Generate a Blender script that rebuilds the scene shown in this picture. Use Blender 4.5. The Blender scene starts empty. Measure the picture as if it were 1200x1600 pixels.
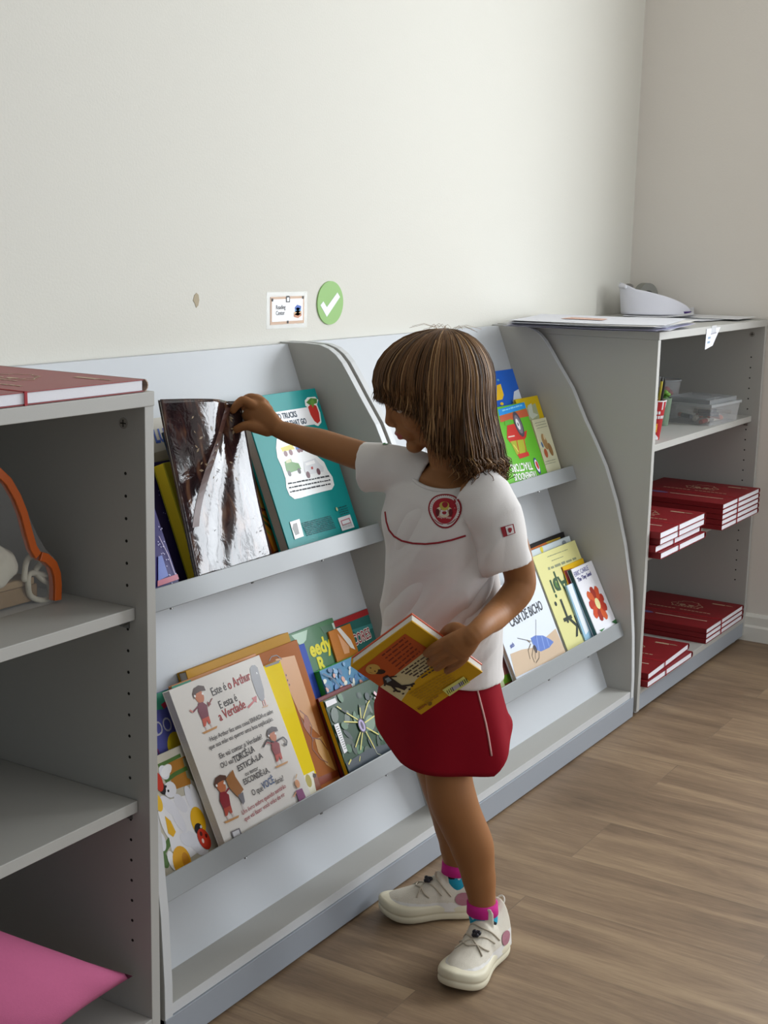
import bpy, bmesh, math, random
from math import sin, cos, pi, radians as R, sqrt, exp
from mathutils import Vector as V, Matrix, noise
from mathutils.bvhtree import BVHTree
random.seed(7)
sc = bpy.context.scene
C = sc.collection
# ---------------------------------------------------------------- camera, sky, lights, exposure
CAM = V((-1.4142, -1.7137, 1.2065)); YAW, PITCH, ROLL, FPX = .5593, .1946, .0218, 2138.24
_d = V((cos(YAW)*cos(PITCH), sin(YAW)*cos(PITCH), -sin(PITCH)))
_r = _d.cross(V((0, 0, 1))).normalized(); _u = _r.cross(_d)
_r, _u = _r*cos(ROLL)+_u*sin(ROLL), -_r*sin(ROLL)+_u*cos(ROLL)
cam = bpy.data.objects.new('camera', bpy.data.cameras.new('camera')); C.objects.link(cam)
cam.data.sensor_fit = 'VERTICAL'; cam.data.sensor_height = 36; cam.data.lens = FPX/1600*36
cam.data.clip_start = .05
m3 = Matrix((_r, _u, -_d)).transposed(); cam.matrix_world = Matrix.Translation(CAM) @ m3.to_4x4()
sc.camera = cam
sc.view_settings.view_transform = 'Standard'; sc.view_settings.look = 'None'
sc.view_settings.gamma = 1; sc.view_settings.use_curve_mapping = False
sc.view_settings.exposure = 0.0
w = bpy.data.worlds.new('daylight'); sc.world = w; w.use_nodes = True
w.node_tree.nodes['Background'].inputs[0].default_value = (.80, .90, 1.0, 1)
w.node_tree.nodes['Background'].inputs[1].default_value = .36
def area(name, loc, target, sx, sy, power, col):
    l = bpy.data.lights.new(name, 'AREA'); l.shape = 'RECTANGLE'; l.size = sx; l.size_y = sy
    l.energy = power; l.color = col
    o = bpy.data.objects.new(name, l); C.objects.link(o); o.location = loc
    o.rotation_euler = (V(target)-V(loc)).to_track_quat('-Z', 'Y').to_euler(); return o
area('daylight_window_right', (3.0, -2.1, 1.6), (0, -2.1, 1.3), 2.1, 1.5, 118, (.90, .95, 1.0))
area('daylight_window_front', (1.0, -4.6, 1.6), (1.0, 0, 1.0), 2.6, 1.5, 36, (.93, .96, 1.0))

def at(px, py, dep):
    """point seen at (px, py) in the plane facing the camera that lies dep metres behind the child's middle"""
    r = _r*((px-600)/FPX)+_u*((800-py)/FPX)+_d
    n = V((.8476, .5306, 0)); return CAM + r*((n.dot(V((.58, -.64, 0)))+dep-n.dot(CAM))/n.dot(r))
def ray(px, py): return (_r*((px-600)/FPX)+_u*((800-py)/FPX)+_d)
def onplane(px, py, p, n):
    r = ray(px, py); return CAM + r*((p-CAM).dot(n)/r.dot(n))
# ---------------------------------------------------------------- materials
def lin(h):
    if isinstance(h, str):
        h = h.lstrip('#'); c = [int(h[i:i+2], 16)/255 for i in (0, 2, 4)]
        return tuple((x/12.92 if x <= .04045 else ((x+.055)/1.055)**2.4) for x in c)+(1,)
    return tuple(h)+(1,) if len(h) == 3 else h
_mc = {}
def mat(h, rough=.6, metal=0, name=None, spec=.5, noise_amt=0, nscale=60, bump=0, bscale=80, coat=0, trans=0, alpha=1, sss=0, ior=1.45, sheen=0):
    key = (h, rough, metal, spec, noise_amt, nscale, bump, bscale, coat, trans, alpha, sss, sheen)
    if key in _mc: return _mc[key]
    m = bpy.data.materials.new(name or 'paint_'+str(h).strip('#')); m.use_nodes = True
    nt = m.node_tree; b = nt.nodes['Principled BSDF']; c = lin(h)
    b.inputs['Base Color'].default_value = c; b.inputs['Roughness'].default_value = rough
    b.inputs['Metallic'].default_value = metal; b.inputs['Specular IOR Level'].default_value = spec
    b.inputs['Coat Weight'].default_value = coat; b.inputs['Coat Roughness'].default_value = .08
    b.inputs['Transmission Weight'].default_value = trans; b.inputs['Alpha'].default_value = alpha
    b.inputs['IOR'].default_value = ior
    if sss: b.inputs['Subsurface Weight'].default_value = sss; b.inputs['Subsurface Scale'].default_value = .008; b.inputs['Subsurface Radius'].default_value = (1, .4, .2)
    if sheen: b.inputs['Sheen Weight'].default_value = sheen
    if noise_amt or bump:
        tc = nt.nodes.new('ShaderNodeTexCoord')
    if noise_amt:
        n = nt.nodes.new('ShaderNodeTexNoise'); n.inputs['Scale'].default_value = nscale; n.inputs['Detail'].default_value = 4
        nt.links.new(tc.outputs['Object'], n.inputs['Vector'])
        mx = nt.nodes.new('ShaderNodeMix'); mx.data_type = 'RGBA'
        mx.inputs['A'].default_value = tuple(x*(1-noise_amt) for x in c[:3])+(1,)
        mx.inputs['B'].default_value = tuple(min(1, x*(1+noise_amt)) for x in c[:3])+(1,)
        nt.links.new(n.outputs['Fac'], mx.inputs['Factor']); nt.links.new(mx.outputs['Result'], b.inputs['Base Color'])
    if bump:
        n = nt.nodes.new('ShaderNodeTexNoise'); n.inputs['Scale'].default_value = bscale; n.inputs['Detail'].default_value = 3
        nt.links.new(tc.outputs['Object'], n.inputs['Vector'])
        bp = nt.nodes.new('ShaderNodeBump'); bp.inputs['Strength'].default_value = bump; bp.inputs['Distance'].default_value = .002
        nt.links.new(n.outputs['Fac'], bp.inputs['Height']); nt.links.new(bp.outputs['Normal'], b.inputs['Normal'])
    _mc[key] = m; return m
# ---------------------------------------------------------------- mesh helpers
class MB:
    def __init__(s): s.v = []; s.f = []; s.m = []; s.mats = []
    def mi(s, m):
        if m not in s.mats: s.mats.append(m)
        return s.mats.index(m)
    def add(s, vs, fs, m):
        o = len(s.v); i = s.mi(m); s.v += [tuple(v) for v in vs]
        for f in fs: s.f.append(tuple(o+k for k in f)); s.m.append(i)
    def box(s, a, b, m, T=None):
        x0, y0, z0 = a; x1, y1, z1 = b
        vs = [V(p) for p in ((x0,y0,z0),(x1,y0,z0),(x1,y1,z0),(x0,y1,z0),(x0,y0,z1),(x1,y0,z1),(x1,y1,z1),(x0,y1,z1))]
        if T: vs = [T @ v for v in vs]
        s.add(vs, [(0,3,2,1),(4,5,6,7),(0,1,5,4),(1,2,6,5),(2,3,7,6),(3,0,4,7)], m)
    def loft(s, secs, m, n=24, cap=True):
        """secs: (centre, semi-axis U, semi-axis V)"""
        vs = []; fs = []
        for c, U, W in secs:
            for k in range(n):
                a = 2*pi*k/n; vs.append(V(c)+V(U)*cos(a)+V(W)*sin(a))
        for i in range(len(secs)-1):
            for k in range(n):
                fs.append((i*n+k, i*n+(k+1) % n, (i+1)*n+(k+1) % n, (i+1)*n+k))
        if cap: fs.append(tuple(range(n-1, -1, -1))); fs.append(tuple((len(secs)-1)*n+k for k in range(n)))
        s.add(vs, fs, m)
    def tube(s, pts, r, m, n=8, closed=False):
        pts = [V(p) for p in pts]; N = len(pts)
        rs = r if isinstance(r, (list, tuple)) else [r]*N
        secs = []; up = None
        for i, p in enumerate(pts):
            t = (pts[min(i+1, N-1)]-pts[max(i-1, 0)])
            if closed: t = pts[(i+1) % N]-pts[i-1]
            t.normalize()
            if up is None:
                up = t.orthogonal().normalized()
            up = (up-t*up.dot(t)).normalized()
            secs.append((p, up*rs[i], t.cross(up)*rs[i]))
        if closed: secs.append(secs[0])
        s.loft(secs, m, n, not closed)
    def limb(s, pts, rs, m, n=16, ends=(1, 1)):
        n = n*2 if n >= 18 else n
        """round limb with rounded ends, smoothly interpolated"""
        pts = [V(p) for p in pts]
        P = []; Q = []
        K = 5
        for i in range(len(pts)-1):
            for k in range(K):
                t = k/K
                p0 = pts[max(i-1, 0)]; p1 = pts[i]; p2 = pts[i+1]; p3 = pts[min(i+2, len(pts)-1)]
                P.append(.5*((2*p1)+(p2-p0)*t+(2*p0-5*p1+4*p2-p3)*t*t+(3*p1-p0-3*p2+p3)*t**3))
                tt = t*t*(3-2*t); Q.append(rs[i]*(1-tt)+rs[i+1]*tt)
        P.append(pts[-1]); Q.append(rs[-1])
        d0 = (P[0]-P[1]).normalized(); d1 = (P[-1]-P[-2]).normalized()
        pre = [(P[0]+d0*rs[0]*sin(a), rs[0]*cos(a)) for a in (1.45, 1.1, .7, .35)] if ends[0] else []
        post = [(P[-1]+d1*rs[-1]*sin(a), rs[-1]*cos(a)) for a in (.35, .7, 1.1, 1.45)] if ends[1] else []
        P = [a[0] for a in pre]+P+[a[0] for a in post]; Q = [a[1] for a in pre]+Q+[a[1] for a in post]
        s.tube(P, Q, m, n)
    def ell(s, c, rx, ry, rz, m, T=None, n=20):
        c = V(c); vs = [V((0, 0, -rz))]; fs = []
        K = n//2
        for i in range(1, K):
            a = -pi/2+pi*i/K
            for k in range(n): vs.append(V((rx*cos(a)*cos(2*pi*k/n), ry*cos(a)*sin(2*pi*k/n), rz*sin(a))))
        vs.append(V((0, 0, rz)))
        for k in range(n): fs.append((0, 1+(k+1) % n, 1+k))
        for i in range(K-2):
            for k in range(n): fs.append((1+i*n+k, 1+i*n+(k+1) % n, 1+(i+1)*n+(k+1) % n, 1+(i+1)*n+k))
        L = len(vs)-1
        for k in range(n): fs.append((1+(K-2)*n+k, 1+(K-2)*n+(k+1) % n, L))
        vs = [(T @ (v+c)) if T else v+c for v in vs]
        s.add(vs, fs, m)
    def prism(s, prof, d0, d1, m, T=None):
        """prof: list of points (3D) ; extruded between offsets d0 and d1 vectors"""
        n = len(prof); vs = [V(p)+V(d0) for p in prof]+[V(p)+V(d1) for p in prof]
        if T: vs = [T @ v for v in vs]
        fs = [tuple(range(n-1, -1, -1)), tuple(range(n, 2*n))]+[(i, (i+1) % n, n+(i+1) % n, n+i) for i in range(n)]
        s.add(vs, fs, m)
    def mesh(s, name):
        me = bpy.data.meshes.new(name); me.from_pydata(s.v, [], s.f)
        for m in s.mats: me.materials.append(m)
        me.polygons.foreach_set('material_index', s.m); me.update(); return me
def fixn(me):
    b = bmesh.new(); b.from_mesh(me); bmesh.ops.recalc_face_normals(b, faces=b.faces); b.to_mesh(me); b.free()
def obj(name, mb, parent=None, bevel=0, smooth=False, segs=2, fix=True, **kw):
    me = mb.mesh(name) if isinstance(mb, MB) else mb
    if fix: fixn(me)
    if smooth: me.polygons.foreach_set('use_smooth', [True]*len(me.polygons))
    o = bpy.data.objects.new(name, me); C.objects.link(o)
    if parent:
        o.parent = parent; o.matrix_parent_inverse = parent.matrix_world.inverted() if parent.type != 'EMPTY' else Matrix.Translation(-V(parent.location)) if not any(parent.rotation_euler) else parent.matrix_basis.inverted()
    if bevel:
        b = o.modifiers.new('bevel', 'BEVEL'); b.width = bevel; b.segments = segs; b.limit_method = 'ANGLE'; b.angle_limit = R(40)
        b.harden_normals = False
    for k, v in kw.items(): o[k] = v
    return o
def thing(name, label, cat, loc=(0, 0, 0), group=None):
    o = bpy.data.objects.new(name, None); C.objects.link(o); o.location = loc; o.empty_display_size = .05
    o['label'] = label; o['category'] = cat
    if group: o['group'] = group
    return o
def tag(o, label, cat, group=None):
    o['label'] = label; o['category'] = cat
    if group: o['group'] = group
    return o
def struct(name, mb, **k):
    o = obj(name, mb, **k); o['kind'] = 'structure'; return o
def voxel(mb, size, smooth=3, name='tmp', factor=.5):
    me = mb.mesh(name); fixn(me)
    o = bpy.data.objects.new(name, me); C.objects.link(o)
    r = o.modifiers.new('r', 'REMESH'); r.mode = 'VOXEL'; r.voxel_size = size; r.use_smooth_shade = True
    if smooth: q = o.modifiers.new('s', 'SMOOTH'); q.factor = factor; q.iterations = smooth
    dg = bpy.context.evaluated_depsgraph_get(); ev = o.evaluated_get(dg)
    out = bpy.data.meshes.new_from_object(ev); bpy.data.objects.remove(o); return out
def bvh(me): return BVHTree.FromPolygons([v.co.copy() for v in me.vertices], [tuple(p.vertices) for p in me.polygons])
def text_mesh(s, size, xs=1.0, extrude=.0002, align='LEFT', bold=0):
    c = bpy.data.curves.new('lettering', 'FONT'); c.body = s; c.size = size; c.extrude = extrude; c.align_x = align
    c.resolution_u = 3; c.offset = bold
    o = bpy.data.objects.new('lettering', c); C.objects.link(o)
    dg = bpy.context.evaluated_depsgraph_get(); me = bpy.data.meshes.new_from_object(o.evaluated_get(dg))
    bpy.data.objects.remove(o); bpy.data.curves.remove(c)
    for v in me.vertices: v.co.x *= xs
    return me
def put_text(mb, s, size, M, m, xs=1.0, align='LEFT', bold=0, ext=.0002):
    me = text_mesh(s, size, xs, ext, align, bold)
    mb.add([M @ v.co for v in me.vertices], [tuple(p.vertices) for p in me.polygons], m)
    bpy.data.meshes.remove(me)
# ---------------------------------------------------------------- setting
FLOOR = -.015; RW = 2.785
def wall_mat(name, h):
    m = mat(h, .85, bump=.15, bscale=220, name=name); return m
wallm = wall_mat('wall_paint', '#dad8cf'); wallm2 = mat('#e2dcd4', .85, bump=.15, bscale=230, name='side_wall_paint')
b = MB(); b.box((-5, 0, FLOOR-.05), (RW+.12, .12, 2.75), wallm); struct('wall_back', b)
b = MB(); b.box((RW, -5, FLOOR-.05), (RW+.12, 0, .85), wallm2); b.box((RW, -5, 2.3), (RW+.12, 0, 2.75), wallm2)
b.box((RW, -1.05, .85), (RW+.12, 0, 2.3), wallm2); b.box((RW, -5, .85), (RW+.12, -3.15, 2.3), wallm2)
struct('wall_right', b)
b = MB(); b.box((-5, -5, 2.75), (RW+.12, .12, 2.85), mat('#e8e6e0', .9)); struct('ceiling', b)
def floor_mat():
    m = bpy.data.materials.new('vinyl_oak_planks'); m.use_nodes = True; nt = m.node_tree; N = nt.nodes; L = nt.links
    bs = N['Principled BSDF']; tc = N.new('ShaderNodeTexCoord')
    mp = N.new('ShaderNodeMapping'); mp.inputs['Rotation'].default_value = (0, 0, R(90)); L.new(tc.outputs['Object'], mp.inputs[0])
    mp.inputs['Location'].default_value = (.1, -.585+.406*4+.003, 0)
    br = N.new('ShaderNodeTexBrick'); L.new(mp.outputs[0], br.inputs['Vector'])
    for k, v in (('Scale', 1), ('Brick Width', 1.22), ('Row Height', .2045), ('Mortar Size', .0012), ('Mortar Smooth', .3), ('Bias', 0)): br.inputs[k].default_value = v
    br.offset = .37; br.offset_frequency = 2
    br.inputs['Color1'].default_value = (.2, .2, .2, 1); br.inputs['Color2'].default_value = (.8, .8, .8, 1); br.inputs['Mortar'].default_value = (.5, .5, .5, 1)
    # grain stretched along the planks, shifted per plank
    cmb = N.new('ShaderNodeVectorMath'); cmb.operation = 'ADD'; L.new(tc.outputs['Object'], cmb.inputs[0]); L.new(br.outputs['Color'], cmb.inputs[1])
    def grain(sx, sy, det, dist=0):
        q = N.new('ShaderNodeMapping'); q.inputs['Scale'].default_value = (sx, sy, 1); L.new(cmb.outputs[0], q.inputs[0])
        n = N.new('ShaderNodeTexNoise'); n.inputs['Scale'].default_value = 1; n.inputs['Detail'].default_value = det; n.inputs['Distortion'].default_value = dist
        n.inputs['Roughness'].default_value = .62
        L.new(q.outputs[0], n.inputs['Vector']); return n
    n1 = grain(8, 1.1, 6, 1.2); n2 = grain(70, 5, 5, .8); n3 = grain(3, .8, 2); n4 = grain(260, 22, 2)
    def mix(a, b_, f):
        x = N.new('ShaderNodeMix'); x.data_type = 'FLOAT'; x.inputs['Factor'].default_value = f
        L.new(a, x.inputs['A']); L.new(b_, x.inputs['B']); return x.outputs['Result']
    v = mix(n1.outputs['Fac'], n2.outputs['Fac'], .2); v = mix(v, n3.outputs['Fac'], .25); v = mix(v, n4.outputs['Fac'], .12); v = mix(v, br.outputs['Color'], .04)
    cr = N.new('ShaderNodeValToRGB'); e = cr.color_ramp.elements
    e[0].position = .34; e[0].color = lin('#594838'); e[1].position = .66; e[1].color = lin('#a48d70')
    k = cr.color_ramp.elements.new(.48); k.color = lin('#806a54')
    k = cr.color_ramp.elements.new(.55); k.color = lin('#927b61')
    L.new(v, cr.inputs[0])
    # knots
    vo = N.new('ShaderNodeTexVoronoi'); vo.inputs['Scale'].default_value = 1; q = N.new('ShaderNodeMapping'); q.inputs['Scale'].default_value = (3.4, 1.5, 1)
    L.new(cmb.outputs[0], q.inputs[0]); L.new(q.outputs[0], vo.inputs['Vector'])
    kr = N.new('ShaderNodeValToRGB'); kr.color_ramp.elements[0].position = .01; kr.color_ramp.elements[0].color = (.35, .3, .27, 1); kr.color_ramp.elements[1].position = .045; kr.color_ramp.elements[1].color = (1, 1, 1, 1)
    L.new(vo.outputs['Distance'], kr.inputs[0])
    mu = N.new('ShaderNodeMix'); mu.data_type = 'RGBA'; mu.blend_type = 'MULTIPLY'; mu.inputs['Factor'].default_value = .8
    L.new(cr.outputs[0], mu.inputs['A']); L.new(kr.outputs[0], mu.inputs['B'])
    sm = N.new('ShaderNodeMix'); sm.data_type = 'RGBA'; sm.inputs['B'].default_value = lin('#6b5c4c')
    ml = N.new('ShaderNodeMath'); ml.operation = 'MULTIPLY'; ml.inputs[1].default_value = .5; L.new(br.outputs['Fac'], ml.inputs[0]); L.new(ml.outputs[0], sm.inputs['Factor'])
    L.new(mu.outputs['Result'], sm.inputs['A']); L.new(sm.outputs['Result'], bs.inputs['Base Color'])
    bs.inputs['Roughness'].default_value = .48; bs.inputs['Specular IOR Level'].default_value = .38
    bp = N.new('ShaderNodeBump'); bp.inputs['Strength'].default_value = .12; bp.inputs['Distance'].default_value = .001; L.new(n2.outputs['Fac'], bp.inputs['Height']); L.new(bp.outputs[0], bs.inputs['Normal'])
    return m
b = MB(); b.box((-5, -5, FLOOR-.05), (RW, 0, FLOOR), floor_mat()); struct('floor', b)
b = MB(); wb = mat('#e4e2da', .5)
b.prism([(0, 0, FLOOR), (-.014, 0, FLOOR), (-.014, 0, FLOOR+.045), (-.010, 0, FLOOR+.052), (-.010, 0, FLOOR+.078), (-.004, 0, FLOOR+.088), (0, 0, FLOOR+.088)], (RW, -5, 0), (RW, -.002, 0), wb)
struct('baseboard_right', b)
# the right-hand window (just outside the picture): frame only, open to the daylight
b = MB(); wf = mat('#e9e9e6', .4)
for a, c in (((RW-.01, -3.15, .82), (RW+.1, -1.05, .86)), ((RW-.01, -3.15, 2.28), (RW+.1, -1.05, 2.32)), ((RW-.01, -1.09, .86), (RW+.1, -1.05, 2.28)), ((RW-.01, -3.15, .86), (RW+.1, -3.11, 2.28)), ((RW+.03, -2.12, .86), (RW+.07, -2.08, 2.28))): b.box(a, c, wf)
struct('window_1', b, bevel=.003)
# chip in the paint
b = MB(); ch = [(.631, 1.104), (.637, 1.1), (.639, 1.09), (.636, 1.08), (.630, 1.076), (.626, 1.084), (.621, 1.09), (.625, 1.1)]
b.prism([(x, 0, z) for x, z in ch], (0, -.0008, 0), (0, .0, 0), mat('#b3a68e', .9)); struct('trim_1', b)
# ---------------------------------------------------------------- furniture
lam = mat('#b0afaa', .55, bump=.05, bscale=400, name='grey_laminate')
lamp_ = mat('#c3c7cb', .5, bump=.05, bscale=400, name='pale_back_laminate')
edge = mat('#c9cbcc', .4, name='edge_band')
lipm = mat('#94989a', .38, metal=.0, name='painted_metal_lip')
dark = mat('#1c1a18', .8, name='drilled_hole'); zinc = mat('#8d8d8b', .3, metal=.9, name='zinc')
kickm = mat('#979da5', .45, name='kick_laminate')
T = .018
def holes(mb, x, side, ys, zs):
    for y in ys:
        for z in zs:
            mb.loft([((x+side*.0004, y, z), (0, .0026, 0), (0, 0, .0026)), ((x-side*.004, y, z), (0, .0026, 0), (0, 0, .0026))], dark, 10)
def cabinet(name_label, x0, x1, D, shelves, top_over=.002):
    t = thing('storage_cabinet', name_label, 'cabinet', (x0, 0, 0))
    zs = [.18+.032*k for k in range(23)]
    for x, sd in ((x0, 1), (x1-T, -1)):
        b = MB(); b.box((x, -D, 0), (x+T, -.004, .98), lam)
        holes(b, x+T if sd == 1 else x, sd, (-D+.037, -.06), [z for z in zs if not any(-.03 < z-s < .002 for s in shelves)])
        p = obj('side_panel', b, t, bevel=.0008)
        b = MB(); xi = x+T if sd == 1 else x
        b.loft([((xi, -D+.039, .954), (0, .008, 0), (0, 0, .008)), ((xi+sd*.001, -D+.039, .954), (0, .0078, 0), (0, 0, .0078))], mat('#908d86', .5), 20)
        b.box((xi, -D+.034, .9532), (xi+sd*.0014, -D+.044, .9548), dark); b.box((xi, -D+.0382, .949), (xi+sd*.0014, -D+.0398, .959), dark)
        obj('screw_cap', b, p)
        for s in shelves:
            b = MB(); b.tube([(xi, -D+.039, s-T-.006), (xi+sd*.012, -D+.039, s-T-.006)], .004, zinc, 10); b.box((min(xi, xi+sd*.002), -D+.033, s-T-.014), (max(xi, xi+sd*.002), -D+.045, s-T), zinc)
            obj('shelf_pin', b, p)
    b = MB(); b.box((x0, -D-top_over, .98), (x1, 0-.001, 1.0), lam); obj('top_panel', b, t, bevel=.001)
    b = MB(); b.box((x0+T, -.012, .0), (x1-T, -.004, .98), lam); obj('back_panel', b, t)
    for s in shelves:
        b = MB(); b.box((x0+T+.001, -D+.022, s-T), (x1-T-.001, -.012, s), lam); obj('shelf', b, t, bevel=.001)
    b = MB(); b.box((x0+T, -D, .0637-T), (x1-T, -.012, .0637), lam); obj('bottom_shelf', b, t, bevel=.001)
    b = MB(); b.box((x0+T, -D+.001, .0), (x1-T, -D+.017, .0637-T), kickm); obj('kick_board', b, t, bevel=.0008)
    for x in (x0+.05, x1-.05):
        for y in (-D+.03, -.06):
            b = MB(); b.loft([((x, y, FLOOR), (.017, 0, 0), (0, .017, 0)), ((x, y, FLOOR+.006), (.015, 0, 0), (0, .015, 0)), ((x, y, FLOOR+.008), (.006, 0, 0), (0, .006, 0)), ((x, y, .002), (.006, 0, 0), (0, .006, 0))], zinc, 18); obj('foot', b, t, smooth=False)
    return t
cabinet('open grey cabinet at the left edge holding a pink cushion and a clear zip bag', -.9, 0.0, .452, (.694, .405))
cabinet('open grey cabinet in the corner holding stacks of red binders', 1.8735, 2.778, .457, (.7042, .413))
# sloping display units
PROF = [(-.001, .997), (-.06, .998), (-.10, .9965), (-.122, .990), (-.140, .979), (-.156, .963), (-.176, .935), (-.202, .897), (-.239, .845), (-.279, .766), (-.309, .714), (-.343, .650), (-.377, .561), (-.408, .45), (-.431, .333), (-.443, .213), (-.449, .1), (-.450, .0)]
kN = 1/sqrt(1+.3895**2); SN = V((0, -kN, .3895*kN)); SD = V((0, -.3895*kN, -kN)); P0 = V((0, -.02, .995))
def SP(x, s, off=0): return V((x, 0, 0))+P0+SD*s+SN*off
def splane(px, py, off):
    p = onplane(px, py, P0+SN*off, SN); return p
def sbox(mb, x0, x1, s0, s1, o0, o1, m):
    vs = [SP(x, s, o) for o in (o0, o1) for s in (s0, s1) for x in (x0, x1)]
    mb.add(vs, [(0,1,3,2),(4,6,7,5),(0,4,5,1),(2,3,7,6),(0,2,6,4),(1,5,7,3)], m)
def display(label, x0, x1):
    t = thing('book_display_unit', label, 'bookcase', (x0, 0, 0))
    for x in (x0, x1-T):
        b = MB(); b.prism([(x, y, z) for y, z in PROF]+[(x, -.004, 0)], (0, 0, 0), (T, 0, 0), lam); o = obj('side_panel', b, t, bevel=.001)
        b = MB()
        for i in range(len(PROF)-1):
            (y0, z0), (y1, z1) = PROF[i], PROF[i+1]
            n = V((0, (z0-z1), -(y0-y1)))
            n = V((0, -(z0-z1), (y0-y1)*-1)); n = V((0, -abs(z0-z1), abs(y0-y1))).normalized()*.0012
            b.add([V((x+q, y, z))+k*n for k in (0, 1) for (y, z) in ((y0, z0), (y1, z1)) for q in (0.0003, T-.0003)], [(4,5,7,6),(0,4,6,2),(1,3,7,5)], edge)
        obj('edge_band', b, o)
    a, c = x0+T, x1-T
    b = MB(); sbox(b, a, c, .0, 1.0, -.016, 0, lamp_); obj('sloped_back', b, t)
    b = MB(); b.box((a, -.02, .93), (c, -.002, .995), lamp_); obj('top_rail', b, t, bevel=.001)
    for s in (.430, .857):
        b = MB(); sbox(b, a, c, s, s+.016, -.001, .087, lam); q = obj('book_shelf', b, t, bevel=.0008)
        b = MB(); sbox(b, a, c, s-.019, s+.0185, .087, .0905, lipm); obj('retaining_lip', b, q, bevel=.0012)
        for f in (.25, .5, .75):
            b = MB(); b.tube([SP(a+(c-a)*f, s+.0185, .088), SP(a+(c-a)*f, s+.021, .088)], .003, zinc, 8); obj('screw', b, q)
    b = MB(); b.box((a, -.448, .0637-T), (c, -.30, .0637), lam); obj('base_tray', b, t, bevel=.001)
    b = MB(); b.box((a, -.4485, .0637-T), (c, -.4475, .0634), edge); obj('tray_edge_band', b, t)
    b = MB(); b.box((a-T, -.452, -.009), (c+T, -.436, .0637-T-.001), kickm); obj('kick_board', b, t, bevel=.0008)
    for x in (x0+.04, x1-.04):
        b = MB(); b.loft([((x, -.42, FLOOR), (.017, 0, 0), (0, .017, 0)), ((x, -.42, FLOOR+.006), (.015, 0, 0), (0, .015, 0)), ((x, -.42, FLOOR+.008), (.006, 0, 0), (0, .006, 0)), ((x, -.42, .002), (.006, 0, 0), (0, .006, 0))], zinc, 18); obj('foot', b, t)
    return t
display('sloping grey book display unit beside the cabinet with the pink cushion', .012, .9175)
display('sloping grey book display unit beside the corner cabinet, behind the child', .930, 1.8622)
# ---------------------------------------------------------------- wall signs
def flat(mb, pts, y, th, m): mb.prism([(x, y, z) for x, z in pts], (0, 0, 0), (0, -th, 0), m)
t = thing('paper_sign', 'small white card reading Reading Center taped to the wall', 'sign', (.925, 0, 1.06))
sg = mat('#eceef2', .35); tan = mat('#cfae94', .5); ink = mat('#4a4744', .6)
b = MB(); flat(b, [(.865, 1.034), (.984, 1.034), (.984, 1.091), (.865, 1.091)], 0, .0008, tan); obj('card', b, t)
b = MB(); flat(b, [(.870, 1.040), (.979, 1.040), (.979, 1.086), (.870, 1.086)], -.0008, .0003, sg)
flat(b, [(.918, 1.079), (.932, 1.079), (.932, 1.090), (.928, 1.0925), (.922, 1.0925), (.918, 1.090)], -.0011, .0003, ink); flat(b, [(.921, 1.081), (.929, 1.081), (.929, 1.089), (.921, 1.089)], -.0014, .0003, sg)
for cx_, cz_ in ((.871, 1.085), (.979, 1.088), (.925, 1.038)): flat(b, [(cx_-.003, cz_-.003), (cx_+.003, cz_-.003), (cx_+.003, cz_+.003), (cx_-.003, cz_+.003)], -.0011, .0003, ink)
for z0, m in ((1.048, '#c98a6a'), (1.053, '#d9b48a'), (1.0585, '#5d9bd0'), (1.064, '#3d62b8')):
    k = .004 if z0 > 1.055 else 0
    flat(b, [(.946+k, z0), (.962, z0-.003), (.974-k/2, z0+.002), (.974-k/2, z0+.006), (.958, z0+.009), (.946+k, z0+.004)], -.0011, .0004, mat(m, .5))
obj('printed_design', b, t)
b = MB()
for s_, z in (('Reading', 1.0655), ('Center', 1.0535)):
    put_text(b, s_, .0125, Matrix.Translation((.883, -.0013, z)) @ Matrix.Rotation(pi/2, 4, 'X'), ink, .85, bold=.0000)
obj('lettering', b, t)
b = MB(); tape = mat('#e9e9e4', .12, alpha=.35, name='clear_tape'); flat(b, [(.852, 1.026), (.995, 1.024), (.996, 1.1), (.853, 1.101)], -.00005, .0002, tape); obj('clear_tape', b, t)
t = thing('round_sticker', 'round green foam disc with a white tick on the wall', 'sign', (1.08, 0, 1.074))
b = MB(); b.loft([((1.08, 0, 1.074), (.0495, 0, 0), (0, 0, .047)), ((1.08, -.003, 1.074), (.0495, 0, 0), (0, 0, .047))], mat('#94bf74', .6), 48); obj('disc', b, t)
b = MB(); ck = [(515, 478), (505, 487), (517, 474)]
tk = [(500.5, 477), (505, 471), (510.5, 480), (527, 457), (531, 464), (510.5, 495)]
flat(b, [(lambda p: (p.x, p.z))(onplane(px, py, V((0, -.003, 0)), V((0, 1, 0)))) for px, py in tk], -.003, .0005, mat('#eef0f6', .5)); obj('tick_mark', b, t)
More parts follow.
